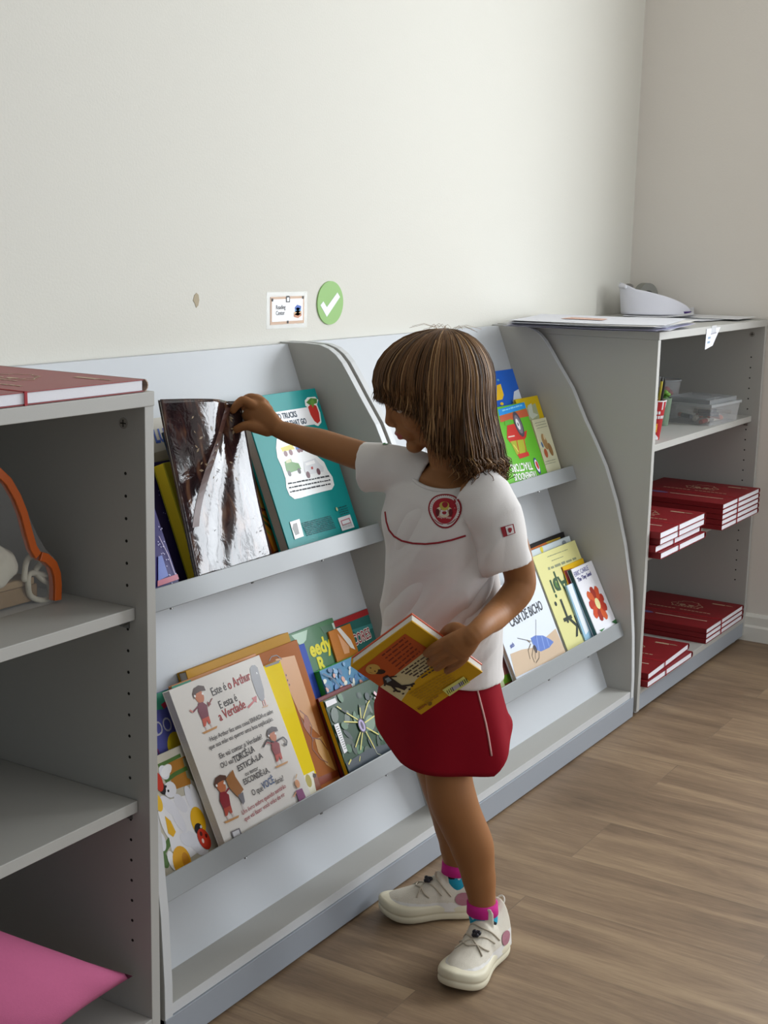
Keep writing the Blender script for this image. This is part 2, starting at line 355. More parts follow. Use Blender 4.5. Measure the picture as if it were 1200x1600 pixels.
# ---------------------------------------------------------------- books
pagem = mat('#d8d3c8', .8, noise_amt=.12, nscale=400, name='paper_pages')
class Cover:
    """the front face of a book as a surface to print on"""
    def __init__(s, o, X, Y, W, H, n): s.o, s.X, s.Y, s.W, s.H, s.n = V(o), V(X), V(Y), W, H, V(n); s.k = 0; s.mb = MB(); s.tx = MB()
    def uv(s, px, py):
        p = onplane(px, py, s.o, s.n)-s.o; return p.dot(s.X), p.dot(s.Y)
    def P(s, a, b, e=0):
        return s.o+s.X*min(max(a, .0), s.W)+s.Y*min(max(b, .0), s.H)+s.n*e
    def poly(s, col, pts, raw=False, rough=.35):
        q = pts if raw else [s.uv(*p) for p in pts]
        s.k += 1; e = .0003+.00004*s.k
        vs = [s.P(a, b, e) for a, b in q]; s.mb.add(vs, [tuple(range(len(vs)))], mat(col, rough) if isinstance(col, str) else col)
    def rect(s, col, u0, v0, u1, v1, **k): s.poly(col, [(u0*s.W, v0*s.H), (u1*s.W, v0*s.H), (u1*s.W, v1*s.H), (u0*s.W, v1*s.H)], True, **k)
    def ell(s, col, px, py, rx, ry, rot=0, n=20, **k):
        a, b = s.uv(px, py); c, d = cos(rot), sin(rot)
        s.poly(col, [(a+rx*cos(t)*c-ry*sin(t)*d, b+rx*cos(t)*d+ry*sin(t)*c) for t in [2*pi*i/n for i in range(n)]], True, **k)
    def line(s, col, pts, w):
        for (p, q) in zip(pts[:-1], pts[1:]):
            a, b = V(s.uv(*p)), V(s.uv(*q)); d = (b-a); nn = V((-d.y, d.x)).normalized()*w/2
            s.poly(col, [tuple(a+nn), tuple(a-nn), tuple(b-nn), tuple(b+nn)], True); s.k -= 1
        s.k += 1
    def text(s, st, col, px, py, size, xs=1, rot=0, bold=0, align='LEFT'):
        a, b = s.uv(px, py); s.k += 1
        M = Matrix((s.X, s.Y, s.n)).transposed().to_4x4(); M.translation = s.o+s.X*a+s.Y*b+s.n*(.0005+.00004*s.k)
        put_text(s.tx, st, size, M @ Matrix.Rotation(rot, 4, 'Z'), mat(col, .5), xs, align, bold, .0001)
    def scribble(s, col, px, py, px2, py2, size, seed=1, amount=.85):
        """a line of print too small to read"""
        a, b = s.uv(px, py); c, d = s.uv(px2, py2); L = V((c-a, d-b)); n = max(3, int(L.length/(size*.55))); r_ = random.Random(seed)
        t = V((-L.y, L.x)).normalized(); s.k += 1; e = .0003+.00004*s.k; m = mat(col, .6)
        i = 0
        while i < n:
            k = r_.randint(2, 6); p0 = V((a, b))+L*(i/n); p1 = V((a, b))+L*(min(i+k, n)/n)
            h = size*(.5+.25*r_.random())
            s.mb.add([s.P(*q, e) for q in (p0, p1, p1+t*h, p0+t*h)], [(0, 1, 2, 3)], m); i += k+1
    def finish(s, parent):
        if s.mb.v: obj('cover_print', s.mb, parent, fix=False)
        if s.tx.v: obj('cover_lettering', s.tx, parent, fix=False)
def book(label, o, X, Y, W, H, th, color, spine='R', back_col=None, board=.0022, rough=.3, group=None, name='picture_book', cat='book', inset=.003, spine_col=None, top_col=None, coat=.04):
    X, Y = V(X).normalized(), V(Y).normalized(); n = X.cross(Y).normalized(); o = V(o)
    M = Matrix((X, Y, n)).transposed().to_4x4(); M.translation = o
    base = o+X*W/2-n*th/2
    t = thing(name, label, cat, base, group)
    cm = mat(color, rough+.15, coat=coat, spec=.25) if isinstance(color, str) else color
    b = MB(); b.box((0, 0, -board), (W, H, 0), cm, M); b.box((0, 0, -th), (W, H, -th+board), mat(back_col, rough) if back_col else cm, M)
    sm_ = mat(spine_col, rough) if spine_col else cm
    if spine == 'R': b.box((W-board, 0, -th+board), (W, H, -board), sm_, M)
    elif spine == 'L': b.box((0, 0, -th+board), (board, H, -board), sm_, M)
    elif spine == 'T': b.box((0, H-board, -th+board), (W, H, -board), sm_, M)
    obj('cover', b, t, bevel=min(board*.4, .0008))
    l = board if spine == 'L' else inset; r = board if spine == 'R' else inset
    b = MB(); b.box((l, inset, -th+board), (W-r, H-(board if spine == 'T' else inset), -board), mat(top_col, .5) if top_col else pagem, M); obj('page_block', b, t)
    return t, Cover(o, X, Y, W, H, n)
def sbook(label, x0, x1, s0, s1, oT, oB, th, color, **k):
    a = SP(x0, s1, oB); q = SP(x0, s0, oT); return book(label, a, (1, 0, 0), q-a, x1-x0, (q-a).length, th, color, **k)
U, Lw = .4295, .8565
# --- upper pocket, first unit
t, c = sbook('white picture book with blue capitals, half hidden at the left', .13, .462, .118, U, .012, .012, .011, '#cfcabd', spine='L')
c.text('LUC', '#2b4fa8', 243, 692, .034, .8, 0, .0012); c.poly('#a59a84', [(240, 708), (275, 698), (278, 712), (240, 722)]); c.poly('#8d8a60', [(240, 722), (278, 712), (290, 760), (240, 780)]); c.finish(t)
t, c = sbook('dark navy book with small stars, its corner showing behind the yellow board book', .20, .424, .198, U, .026, .026, .011, '#2a2350', spine='L')
for i in range(14): c.ell('#8d86b8', 247+random.random()*26, 728+random.random()*90, .0011, .0011, n=8)
c.finish(t)
t, c = sbook('thick yellow board book at the left end of the upper pocket', .366, .52, .206, U, .056, .060, .028, '#a39a24', spine='L', board=.003, spine_col='#e0c62a', rough=.5)
c.finish(t)
t, c = sbook('dark blue starry book at the far left in front of the yellow board book', .12, .299, .225, U, .066, .074, .008, '#30276b', spine='L')
for i in range(40): c.ell('#b9b4e0', 246+random.random()*34, 800+random.random()*112, .0012, .0012, n=8)
c.line('#c9b7d8', [(247, 838), (262, 868), (275, 905)], .0012); c.poly('#4b62b8', [(246, 870), (252, 868), (262, 900), (246, 908)]); c.poly('#b0405a', [(245, 908), (277, 897), (279, 905), (245, 917)]); c.finish(t)
t, c = sbook('slim dark teal book just behind the left edge of the wrinkled glossy book', .405, .54, .150, U, .045, .050, .010, '#25364a', spine='L'); c.finish(t)
t, c = sbook('brown and orange leafy book between the glossy book and the teal book', .46, .672, .185, U, .018, .018, .012, '#5a2a17', spine='R')
c.poly('#a8853a', [(392, 718), (412, 712), (436, 775), (432, 800), (404, 792)]); c.poly('#7c3a14', [(404, 795), (434, 798), (446, 855), (418, 868)]); c.poly('#c07a20', [(408, 800), (420, 796), (430, 830), (440, 858), (428, 862), (415, 830)])
c.line('#46602a', [(404, 800), (418, 812), (432, 822)], .005); c.line('#3c5526', [(406, 810), (420, 822), (436, 838)], .006); c.line('#7a8b30', [(408, 822), (424, 836)], .004)
c.poly('#2c1a14', [(399, 742), (404, 748), (402, 756)]); c.finish(t)
t, c = sbook('olive picture book standing behind the right edge of the teal book', .76, .893, .157, U, .012, .012, .010, '#6f6a2e', spine='R')
c.poly('#4a3a20', [(520, 700), (560, 820), (552, 824), (512, 700)]); c.finish(t)
t, c = sbook('large teal hardback with a white cloud panel and drawn vehicles, back cover outward', .640, .884, .109, U, .045, .052, .026, '#0e8f8e', spine='R', board=.003, rough=.28)
c.poly('#ecedf0', [(405, 648), (488, 635), (498, 652), (501, 662), (455, 668), (410, 668)])
c.poly('#f0f1ee', [(476, 626), (480, 621), (492, 620), (497, 625), (495, 632), (500, 645), (502, 660), (497, 666), (492, 664), (485, 650), (481, 637), (477, 634)])
c.poly('#c8302a', [(481, 636), (486, 631), (494, 634), (498, 645), (500, 658), (496, 662), (491, 658), (485, 648)]); c.poly('#4f8a3c', [(478, 629), (485, 622), (495, 623), (495, 630), (484, 633)]); c.poly('#6b9c45', [(484, 628), (488, 622), (491, 629), (489, 638)])
c.text('CARS AND TRUCKS', '#1d3a50', 464.5, 651, .0165, .78, bold=.0004, align='RIGHT'); c.text('AND THINGS THAT GO', '#1d3a50', 479.5, 661.5, .0160, .78, bold=.0004, align='RIGHT')
c.poly('#eef0f0', [(432, 686), (440, 684), (480, 700), (506, 722), (512, 735), (519, 745), (522, 758), (518, 765), (505, 768), (490, 772), (470, 778), (460, 780), (452, 774), (447, 762), (446, 748), (440, 730), (433, 715), (431, 700)])
c.poly('#d6c93a', [(438, 700), (456, 694), (460, 702), (441, 706)]); 
for q in ((446, 709), (454, 707), (466, 703), (470, 702)): c.ell('#7a4a50', *q, .006, .006)
c.poly('#3d66b0', [(461, 697), (466, 694), (468, 701), (462, 703)])
c.poly('#4e8a34', [(444, 722), (454, 717), (456, 722), (466, 724), (470, 733), (450, 740), (447, 735)]); c.poly('#c7c89a', [(446, 720), (453, 717), (455, 722), (447, 724)]); 
for q in ((452, 740), (467, 736)): c.ell('#3a3a34', *q, .005, .006)
c.poly('#d8dade', [(474, 722), (492, 716), (498, 724), (505, 730), (505, 737), (480, 742), (475, 736)]); c.poly('#f4f4f4', [(476, 724), (490, 719), (492, 724), (478, 728)]); c.poly('#b03028', [(485, 730), (488, 729), (489, 733), (486, 734)])
for q in ((481, 742), (497, 737)): c.ell('#6a4048', *q, .006, .007)
for i in range(3): c.scribble('#30343a', 450+i*1.5, 757+i*6.5, 514+i*1.5, 745+i*6, .0042, i)
c.poly('#e8e8e6', [(452, 816), (467, 811), (474, 838), (460, 843)]); c.poly('#76726e', [(457, 819), (463, 817), (467, 834), (461, 837), (456, 826)])
c.poly('#e9ebee', [(527, 810), (546, 804), (553, 824), (534, 830)]); c.poly('#c0808a', [(531, 814), (545, 809), (548, 817), (534, 822)]); c.poly('#e9ebee', [(533, 815), (544, 811.5), (546.5, 816), (535, 820)])
for i in range(9):
    x = 535.5+i*1.7; c.line('#2a2a2a', [(x, 826-i*.5), (x-1.2, 821-i*.5)], .0009)
for i in range(8): c.scribble('#0a4f55', 471+i*1.2, 821+i*2.6+(-2), 516+i*1.2, 809+i*2.6-2, .003, 20+i)
for i in range(4): c.scribble('#0a4f55', 528+i, 795+i*3.5, 541+i, 791+i*3.5, .003, 30+i)
c.ell('#c8d0a0', 525, 796, .003, .004); c.finish(t)
# --- lower pocket, first unit
t, c = sbook('violet picture book with a yellow moon behind the daisy book', .04, .37, .578, Lw, .022, .026, .012, '#5b5ea6', spine='L')
c.poly('#3f9a7c', [(240, 1078), (300, 1052), (310, 1075), (300, 1085), (262, 1098), (256, 1108), (240, 1110)]); c.poly('#b8324a', [(251, 1101), (258, 1096), (262, 1102), (256, 1108)])
c.text('DO', '#c4c3cf', 244, 1151, .034, .8); c.ell('#e6c928', 277, 1169, .022, .028); c.text('SI', '#8d3a68', 243, 1190, .026, .8); c.finish(t)
t, c = sbook('green and orange picture book whose top shows behind the white comic-drawing book', .252, .482, .574, Lw, .033, .037, .008, '#c98a54', spine='R')
c.poly('#3f9a7c', [(255, 1078), (298, 1062), (300, 1080), (258, 1098)]); c.poly('#4c5c54', [(312, 1060), (345, 1046), (347, 1054), (314, 1068)]); c.poly('#b86a4a', [(350, 1044), (405, 1022), (405, 1032), (352, 1052)]); c.finish(t)
t, c = sbook('glossy white daisy book with red ladybirds at the left end of the lower pocket', .0305, .256, .670, Lw, .043, .050, .006, '#c9c4b4', spine='L', rough=.15)
G_ = '#4f7434'; Yl = '#efb716'; Wh = '#f0f0f4'
c.poly('#b0772a', [(262, 1192), (292, 1180), (298, 1225), (270, 1235)]); c.poly('#8d8f74', [(285, 1185), (300, 1180), (310, 1225), (292, 1215)])
c.line(G_, [(247, 1197), (262, 1190), (282, 1180)], .006); c.line(G_, [(258, 1221), (274, 1209), (292, 1200)], .007); c.line(G_, [(246, 1345), (258, 1325), (268, 1310)], .012); c.ell(G_, 252, 1338, .010, .022, .3)
def petal(a, b, w, col=Wh):
    A, B = V(c.uv(*a)), V(c.uv(*b)); m_ = (A+B)/2; d = B-A; c.ell(col, 0, 0, .001, .001) if 0 else None
    k = 18; L = d.length/2; u_ = d.normalized(); v_ = V((-u_.y, u_.x))
    c.poly(col, [tuple(m_+u_*L*cos(t_)+v_*w*sin(t_)) for t_ in [2*pi*i/k for i in range(k)]], True, .25)
c.poly(Wh, [(247, 1262), (262, 1250), (300, 1240), (312, 1260), (318, 1290), (312, 1330), (290, 1345), (268, 1330), (262, 1300)], )
for a, b_, w_ in (((249, 1198), (263, 1216), .010), ((252, 1213), (267, 1196), .008), ((250, 1245), (280, 1275), .010), ((248, 1262), (266, 1310), .008), ((272, 1242), (292, 1268), .010), ((268, 1262), (290, 1300), .009), ((289, 1228), (306, 1270), .009), ((297, 1225), (316, 1275), .008), ((281, 1305), (301, 1318), .010), ((292, 1300), (318, 1335), .011), ((302, 1320), (325, 1330), .010), ((247, 1300), (256, 1330), .009), ((262, 1330), (275, 1360), .008)): petal(a, b_, w_, '#e9eaf2' if w_ > .0085 else '#f6f6f8')
c.poly(Yl, [(257, 1275), (266, 1283), (274, 1300), (270, 1308), (262, 1302)]); c.ell(Yl, 309, 1283, .016, .024); c.ell('#f2c22c', 247, 1255, .008, .014); c.ell('#eaaa14', 284, 1347, .020, .026); c.ell('#d08a10', 290, 1345, .008, .014)
c.ell('#e8e8ee', 265, 1234, .014, .013); c.ell('#17151a', 253, 1232, .007, .010); c.ell('#c8341c', 247, 1222, .009, .016)
for q in ((258, 1229), (262, 1236), (256, 1240)): c.ell('#17151a', *q, .0022, .0022)
c.ell('#17151a', 309, 1295, .009, .009); c.ell('#d8d8dc', 313, 1292, .0025, .0025); c.ell('#cc3318', 318, 1311, .0125, .019, .3); c.ell('#5a120c', 313, 1303, .003, .004); c.ell('#5a120c', 321, 1306, .0025, .0035); c.ell('#f3d6cc', 316, 1314, .0025, .004); c.finish(t)
t, c = sbook('mustard hardback lying across the back of the lower pocket, only its top edge showing', .305, .600, .560, Lw, .024, .024, .022, '#bb8a22', spine='T', rough=.5); c.finish(t)
t, c = sbook('orange-brown book with swirling figures, right of the yellow strip', .40, .606, .578, Lw, .034, .040, .012, '#a9622a', spine='R', rough=.55)
c.poly('#c4853a', [(430, 1030), (460, 1024), (480, 1085), (500, 1150), (470, 1120), (450, 1075)]); c.poly('#d09a4c', [(492, 1155), (503, 1150), (515, 1180), (525, 1205), (510, 1195), (497, 1175)])
c.line('#7c3f20', [(468, 1110), (480, 1120), (487, 1135), (486, 1150), (490, 1158)], .0022); c.line('#7c3f20', [(470, 1122), (478, 1140), (488, 1153), (500, 1155), (512, 1172)], .0022); c.line('#8c4a24', [(488, 1155), (488, 1170), (500, 1185), (512, 1192)], .002); c.poly('#9c4f24', [(475, 1115), (484, 1128), (484, 1148), (474, 1135)]); c.line('#3c2415', [(420, 1033), (424, 1026), (432, 1024), (440, 1030)], .002); c.poly('#8c3a16', [(497, 1215), (528, 1202), (529, 1212), (500, 1228)])
for q in ((449, 1063), (452, 1070), (447, 1055)): c.ell('#3c2415', *q, .0015, .0022, n=8)
c.finish(t)
t, c = sbook('bright yellow thin book showing as a strip beside the white comic-drawing book', .33, .523, .600, Lw, .0495, .056, .008, '#f0d400', spine='R', rough=.6)
c.poly('#3a2c20', [(412, 1036), (438, 1030), (436, 1036), (415, 1043)]); c.poly('#e9e6d2', [(474, 1212), (490, 1204), (500, 1235), (484, 1245)]); c.ell('#b0a03a', 482, 1220, .008, .012); c.poly('#8a4a2c', [(488, 1208), (496, 1208), (502, 1232), (494, 1236)]); c.ell('#3c1e14', 491, 1212, .005, .004); c.finish(t)
t, c = sbook('white paperback reading Este é o Arthur with small drawn figures', .219, .462, .577, Lw, .057, .081, .016, '#e2ded8', spine='R', board=.0008, rough=.45, inset=.0012)
K = '#3d3a3c'; Rd = '#a8262a'; Sk = '#c07048'
c.text('Este é', K, 332, 1088, .0205, .80, .03, 0); c.text('o Arthur', Rd, 358, 1077.5, .0235, .74, .03, .0002); c.text('E esta é', K, 344, 1108, .0195, .80, .03, 0); c.text('a Verdade', Rd, 344, 1127, .0225, .80, .05, .0002)
c.poly('#b02a26', [(386, 1104.5), (396, 1094), (393, 1091), (400.5, 1087), (401, 1098), (398, 1096), (388.5, 1107)])
# grey long figure
c.poly('#6d6c70', [(390, 1045), (393, 1040), (398, 1039), (402, 1043), (406, 1056), (412, 1078), (413, 1090), (411, 1096), (406, 1094), (400, 1082), (393, 1062)]); c.ell('#f0f0f0', 401, 1052, .0012, .002); c.line('#d0807a', [(410, 1095), (412.5, 1104)], .002); c.line('#d0807a', [(412.5, 1093), (415.5, 1102)], .002); c.poly('#b98a58', [(409, 1105), (419, 1101), (418, 1104), (411, 1106)])
def kid(px, py, hair, shirt='#7c3446', short='#c0513a', s_=1.0, arm=None):
    """little cartoon boy; (px,py) is the face centre"""
    f = lambda x, y: (px+x*s_, py+y*s_)
    c.ell(Sk, *f(0, 0), .0105*s_, .0125*s_, .1); c.poly(hair, [f(-11, -3), f(-9, -12), f(-2, -17), f(7, -16), f(10, -9), f(2, -8), f(-5, -4), f(-8, 5)])
    c.ell('#f0ece8', *f(-7, 0), .0022*s_, .0022*s_); c.ell('#f0ece8', *f(5, -4), .0022*s_, .0022*s_)
    c.poly(shirt, [f(-2, 11), f(5, 9), f(12, 14), f(15, 32), f(4, 37), f(-2, 24)]); c.poly(short, [f(4, 36), f(15, 31), f(18, 42), f(15, 44), f(12, 38), f(10, 47), f(7, 48)])
    c.line('#d9c4c0', [f(9, 47), f(12, 53)], .0022*s_); c.line('#d9c4c0', [f(17, 42), f(20, 48)], .0022*s_); c.poly('#c49058', [f(4, 57), f(28, 46), f(27, 50), f(8, 59)])
    if arm:
        c.line(shirt, [f(-1, 15), f(*arm[0])], .0028*s_); c.line('#d08a80', [f(*arm[0]), f(*arm[1])], .0035*s_)
kid(311, 1088, '#4a3228', '#7a3848', '#c4523c', 1, ((-10, 25), (-15, 22))); c.line('#8c3a34', [(331, 1091), (325, 1103)], .0018); c.poly('#8c3a34', [(323, 1096), (325, 1105), (329, 1100)])
for i, (a_, b_, d_, e_) in enumerate(((327, 1160, 421, 1122), (327, 1172, 436, 1128), (343, 1186, 413, 1156))): pass
c.text('Hoje Arthur fez uma coisa ERRADA e sabe', K, 328, 1159, .0110, .90, 0, 0); c.text('que sua mãe vai querer uma boa explicação.', K, 327, 1172, .0110, .90)
c.text('Ele vai contar a Verdade?', K, 343, 1186, .0125, .92); c.text('OU vai', K, 345, 1201, .0125, .92); c.text('TORCÊ-LA', K, 366, 1193, .0165, .74, .06, .0002); c.text('ESTICÁ-LA', K, 372, 1206, .0142, 1.05, .04, .0001); c.text('ou tentar', K, 383, 1213, .0105, .9); c.text('ESCONDÊ-LA,', K, 381, 1227, .0140, .82, 0, .0001)
c.text('O que', K, 394, 1244, .0145, .80); c.text('VOCÊ', '#48608a', 411, 1234, .0175, .72, .06, .0002); c.text('faria?', K, 430.5, 1226, .0138, .84); c.text('Um livro sobre quando sentirão', '#a8404a', 378, 1274, .0108, .90, .05); c.text('que vai fazer você vrão de rir', '#a8404a', 382, 1284, .0108, .90, .05)
kid(425, 1150, '#3a2a2c', '#8c1f26', '#b84030', .85, ((-11, 12), (-14, 16))); c.line('#2c2426', [(427, 1160), (416, 1156), (410, 1168)], .003); c.line('#2c2426', [(430, 1159), (441, 1152), (447, 1158), (446, 1165), (441, 1162)], .003)
kid(344, 1228, '#5a3c30', '#8c1f2c', '#b04430', 1, None); c.line('#8c1f2c', [(348, 1243), (356, 1232)], .003)
c.poly('#a06c3c', [(351, 1218), (362, 1203), (366, 1214), (379, 1234), (370, 1246), (357, 1232)]); c.poly('#77757c', [(370, 1243), (378, 1238), (381, 1253), (378, 1258)]); c.line('#cfc4c4', [(376, 1256), (381, 1267)], .002)
c.ell('#d89a70', 463, 1225, .006, .0075); c.line('#c9a06a', [(460, 1217), (462, 1210)], .002); c.poly('#8a4678', [(460, 1236), (470, 1232), (476, 1246), (466, 1254)]); c.line('#d89a70', [(461, 1238), (457, 1246)], .002); c.line('#d0a0a0', [(470, 1252), (471, 1258)], .002)
c.poly('#6e6a70', [(359, 1300), (372, 1294), (377, 1306), (364, 1314)]); c.poly('#d2d2d6', [(361, 1301), (371, 1296.5), (374, 1306), (364, 1311)]); c.finish(t)
t, c = sbook('dark blue and navy book between the orange-brown book and the spider book', .47, .652, .592, Lw, .012, .020, .010, '#2f4fb0', spine='R', rough=.45)
c.poly('#1c2a66', [(470, 1105), (515, 1092), (545, 1200), (500, 1225)]); c.poly('#3c4a5c', [(495, 1125), (503, 1122), (508, 1140), (500, 1143)]); c.line('#5a6ab0', [(500, 1150), (510, 1150), (512, 1165)], .002); c.poly('#274a9c', [(502, 1160), (516, 1170), (528, 1205), (515, 1200)]); c.finish(t)
t, c = sbook('glossy green picture book with yellow letters ending edy', .60, .768, .566, Lw, .007, .009, .006, '#4a7a54', spine='L', rough=.2)
c.poly('#a8c8b0', [(455, 993), (480, 984), (478, 1000), (470, 1010)]); c.text('eedy', '#e8dc1c', 486.5, 1027, .041, .90, 0, .0016); c.text('R', '#e8dc1c', 500, 1050, .040, .9, 0, .0016); c.poly('#3a6848', [(500, 980), (518, 974), (528, 1000), (515, 1005)]); c.poly('#c8dcd0', [(518, 974), (521, 973), (538, 1020), (535, 1022)]); c.finish(t)
t, c = sbook('orange paperback with a white edge tucked in front of the book reading CORES', .735, .812, .589, Lw, .012, .012, .004, '#c47828', spine='L')
c.poly('#f0ece6', [(525, 980), (530, 978), (548, 1000), (555, 1015), (548, 1012), (535, 995)]); c.poly('#e6a878', [(527, 990), (545, 1010), (546, 1020), (538, 1022)]); c.finish(t)
t, c = sbook('dark green book with a red top band reading CORES', .770, .893, .574, Lw, .005, .005, .004, '#2f6a64', spine='L', rough=.4)
c.rect('#a8262a', 0, .955, 1, 1); c.text('CORES', '#f0e8e0', 554, 1009, .030, .70, .05, .0020); c.text('CORES', '#9a2838', 554, 1009, .030, .70, .05, .0003); c.poly('#3f8a88', [(548, 985), (590, 970), (590, 978), (560, 992)]); c.finish(t)
t, c = sbook('board book with blue flowers and a bright green top edge', .652, .856, .651, Lw, .028, .030, .020, '#5f93b8', spine='T', top_col='#4fcf5a', spine_col='#4fcf5a', board=.0016, rough=.4)
Fl = ['#dfe0d2', '#7aa8cf', '#3f78b0', '#c9d3d8', '#d8a090', '#4a6f98']; rr = random.Random(3)
for i in range(70):
    px = 500+rr.random()*95; py = 1048-(px-500)*.42+rr.random()*62; c.ell(Fl[rr.randrange(6)], px, py, .004+.007*rr.random(), .0025+.003*rr.random(), rr.random()*3, n=10)
c.line('#4c5a70', [(503, 1053), (520, 1062), (530, 1075)], .0025); c.finish(t)
t, c = sbook('dark red book standing behind the spider book', .607, .72, .696, Lw, .041, .050, .010, '#6e1a1c', spine='L'); c.finish(t)
t, c = sbook('dark green hardback with a yellow-legged spider and a white label', .603, .83, .702, Lw, .055, .064, .012, '#2c4a34', spine='L', spine_col='#e0b81c', top_col='#d8b020', board=.002, rough=.15, inset=.0005)
rr = random.Random(5)
for i in range(46):
    px = 515+rr.random()*80; py = 1085+rr.random()*120; c.ell(['#3d6a45', '#27402f', '#4a7050', '#1c3030', '#57665a', '#203828'][i % 6], px, py, .006+.012*rr.random(), .004+.008*rr.random(), rr.random()*3, n=12)
c.poly('#182a36', [(535, 1195), (575, 1170), (612, 1160), (612, 1175), (545, 1212)]); c.ell('#67806a', 577, 1130, .018, .014, .4)
SB = (564, 1134)
for pts in (((561, 1127), (540, 1114), (525, 1104)), ((560, 1129), (536, 1128)), ((563, 1124), (561, 1106)), ((566, 1123), (573, 1100), (579, 1090)), ((568, 1130), (585, 1118)), ((571, 1137), (590, 1148)), ((569, 1141), (577, 1156), (584, 1170)), ((565, 1145), (562, 1172)), ((562, 1144), (554, 1168))): c.line('#d8cf68', pts, .0024)
c.line('#1a1a18', [(532, 1109), (540, 1114)], .0032); c.line('#1a1a18', [(576, 1095), (580, 1087)], .0032); c.line('#c8ccb0', [(584, 1170), (588, 1178), (594, 1180)], .001); c.line('#d8cf68', [(543, 1195), (547, 1187)], .003); c.line('#d8cf68', [(560, 1190), (561, 1182)], .002)
c.ell('#1c1626', *SB, .0115, .015, .1); c.ell('#a898c4', 564, 1134, .009, .012, .1); c.ell('#40304e', 564, 1134, .004, .008); c.poly('#e2e0e4', [(506, 1097), (522, 1091), (525, 1098), (509, 1106)]); c.poly('#e8e8ea', [(520, 1133), (527, 1130), (541, 1174), (536, 1178)])
for i in range(11): c.line('#3a3a3c', [(522.5+i*1.3, 1137+i*3.4), (527+i*1.2, 1135+i*3.4)], .0012)
c.line('#e9c2cc', [(582, 1082), (592, 1092), (598, 1088)], .006); c.line('#f0dcdc', [(583, 1090), (590, 1097), (596, 1096)], .003); c.finish(t)
# --- upper pocket, second unit
t, c = sbook('white book with a dark red edge behind the blue cover on the upper shelf', 1.60, 1.796, .166, U, .028, .028, .010, '#d9dce4', spine='R', spine_col='#8a2030')
c.poly('#8a2030', [(800, 598), (808, 597), (824, 632), (819, 634)]); c.finish(t)
t, c = sbook('bright blue picture book with a yellow figure, tallest by the right side panel', 1.52, 1.772, .126, U, .040, .042, .010, '#1f5fc4', spine='R', rough=.3)
c.poly('#d8e4f2', [(803, 612), (810, 608), (820, 632), (800, 636), (802, 622)]); c.poly('#f2c21a', [(776, 602), (782, 600), (787, 617), (785, 624), (776, 626)]); c.ell('#f2c21a', 784, 631, .009, .004); c.ell('#5fa0c0', 778, 594, .006, .003); c.finish(t)
t, c = sbook('thin yellow and green book in the right end of the upper pocket', 1.71, .0+1.839, .208, U, .053, .056, .006, '#d8b80a', spine='R')
c.poly('#a8b08a', [(822, 638), (836, 630), (843, 652), (838, 665), (826, 655)]); c.poly('#c8d0c0', [(824, 634), (830, 630), (833, 645), (841, 648), (832, 655), (827, 650)]); c.finish(t)
t, c = sbook('small cream book with a faint brown drawing at the right end of the upper pocket', 1.748, 1.8305, .270, U, .062, .062, .005, '#d6d4b4', spine='R', rough=.4)
for i in range(3): c.scribble('#6f7a68', 836+i*1.5, 662+i*4, 852+i*1.5, 658+i*4, .002, 50+i)
c.ell('#b08a58', 851, 690, .012, .022, .2); c.ell('#9c7444', 860, 702, .010, .018, .2); c.ell('#c0613c', 853, 708, .009, .012); c.ell('#4a6fa0', 847, 695, .004, .008, .2); c.ell('#d9c9a0', 850, 683, .005, .008)
for i in range(2): c.scribble('#6f7a68', 852, 722+i*4, 868, 718+i*4, .0018, 60+i)
c.finish(t)
t, c = sbook('green tractor book with a red tractor, standing upside down', 1.49, 1.738, .220, U, .061, .067, .008, '#62b52a', spine='R', rough=.3)
c.poly('#1e8fe0', [(778, 640), (820, 626), (824, 637), (780, 650)]); c.scribble('#7cc8f0', 785, 643, 816, 634, .006, 9); c.poly('#c05a34', [(780, 650), (824, 638), (827, 650), (782, 660)])
c.poly('#c8281e', [(792, 665), (803, 662), (812, 680), (823, 672), (822, 683), (817, 690), (806, 688), (797, 692), (792, 685)]); c.line('#e8d0c0', [(794, 683), (804, 681)], .003)
c.poly('#a8b028', [(797, 690), (820, 686), (821, 706), (808, 712)]); c.line('#c8281e', [(807, 688), (812, 714)], .004); c.line('#c8281e', [(818, 686), (823, 708)], .004); c.poly('#c8281e', [(808, 710), (825, 706), (827, 712), (812, 717)]); c.line('#e0d060', [(802, 695), (810, 706)], .004)
c.ell('#4a4450', 810, 663, .020, .034, .12); c.ell('#7a7480', 810, 663, .014, .025, .12); c.ell('#e8e8ea', 809, 663, .008, .015, .12); c.ell('#4a4450', 809, 663, .003, .005)
c.poly('#5cae34', [(788, 658), (798, 655), (798, 662), (789, 665)])
c.text('TRACTORS', '#f0f2ea', 829, 722, .028, .78, pi-.06, .0006); c.text('TREMENDOUS', '#f0f2ea', 837, 736, .024, .78, pi-.06, .0006)
c.ell('#3c4a8c', 839, 728, .0105, .022, .15); c.ell('#f0f0f4', 839, 728, .0085, .017, .15); c.ell('#d03a34', 839, 727, .006, .011, .15); c.finish(t)
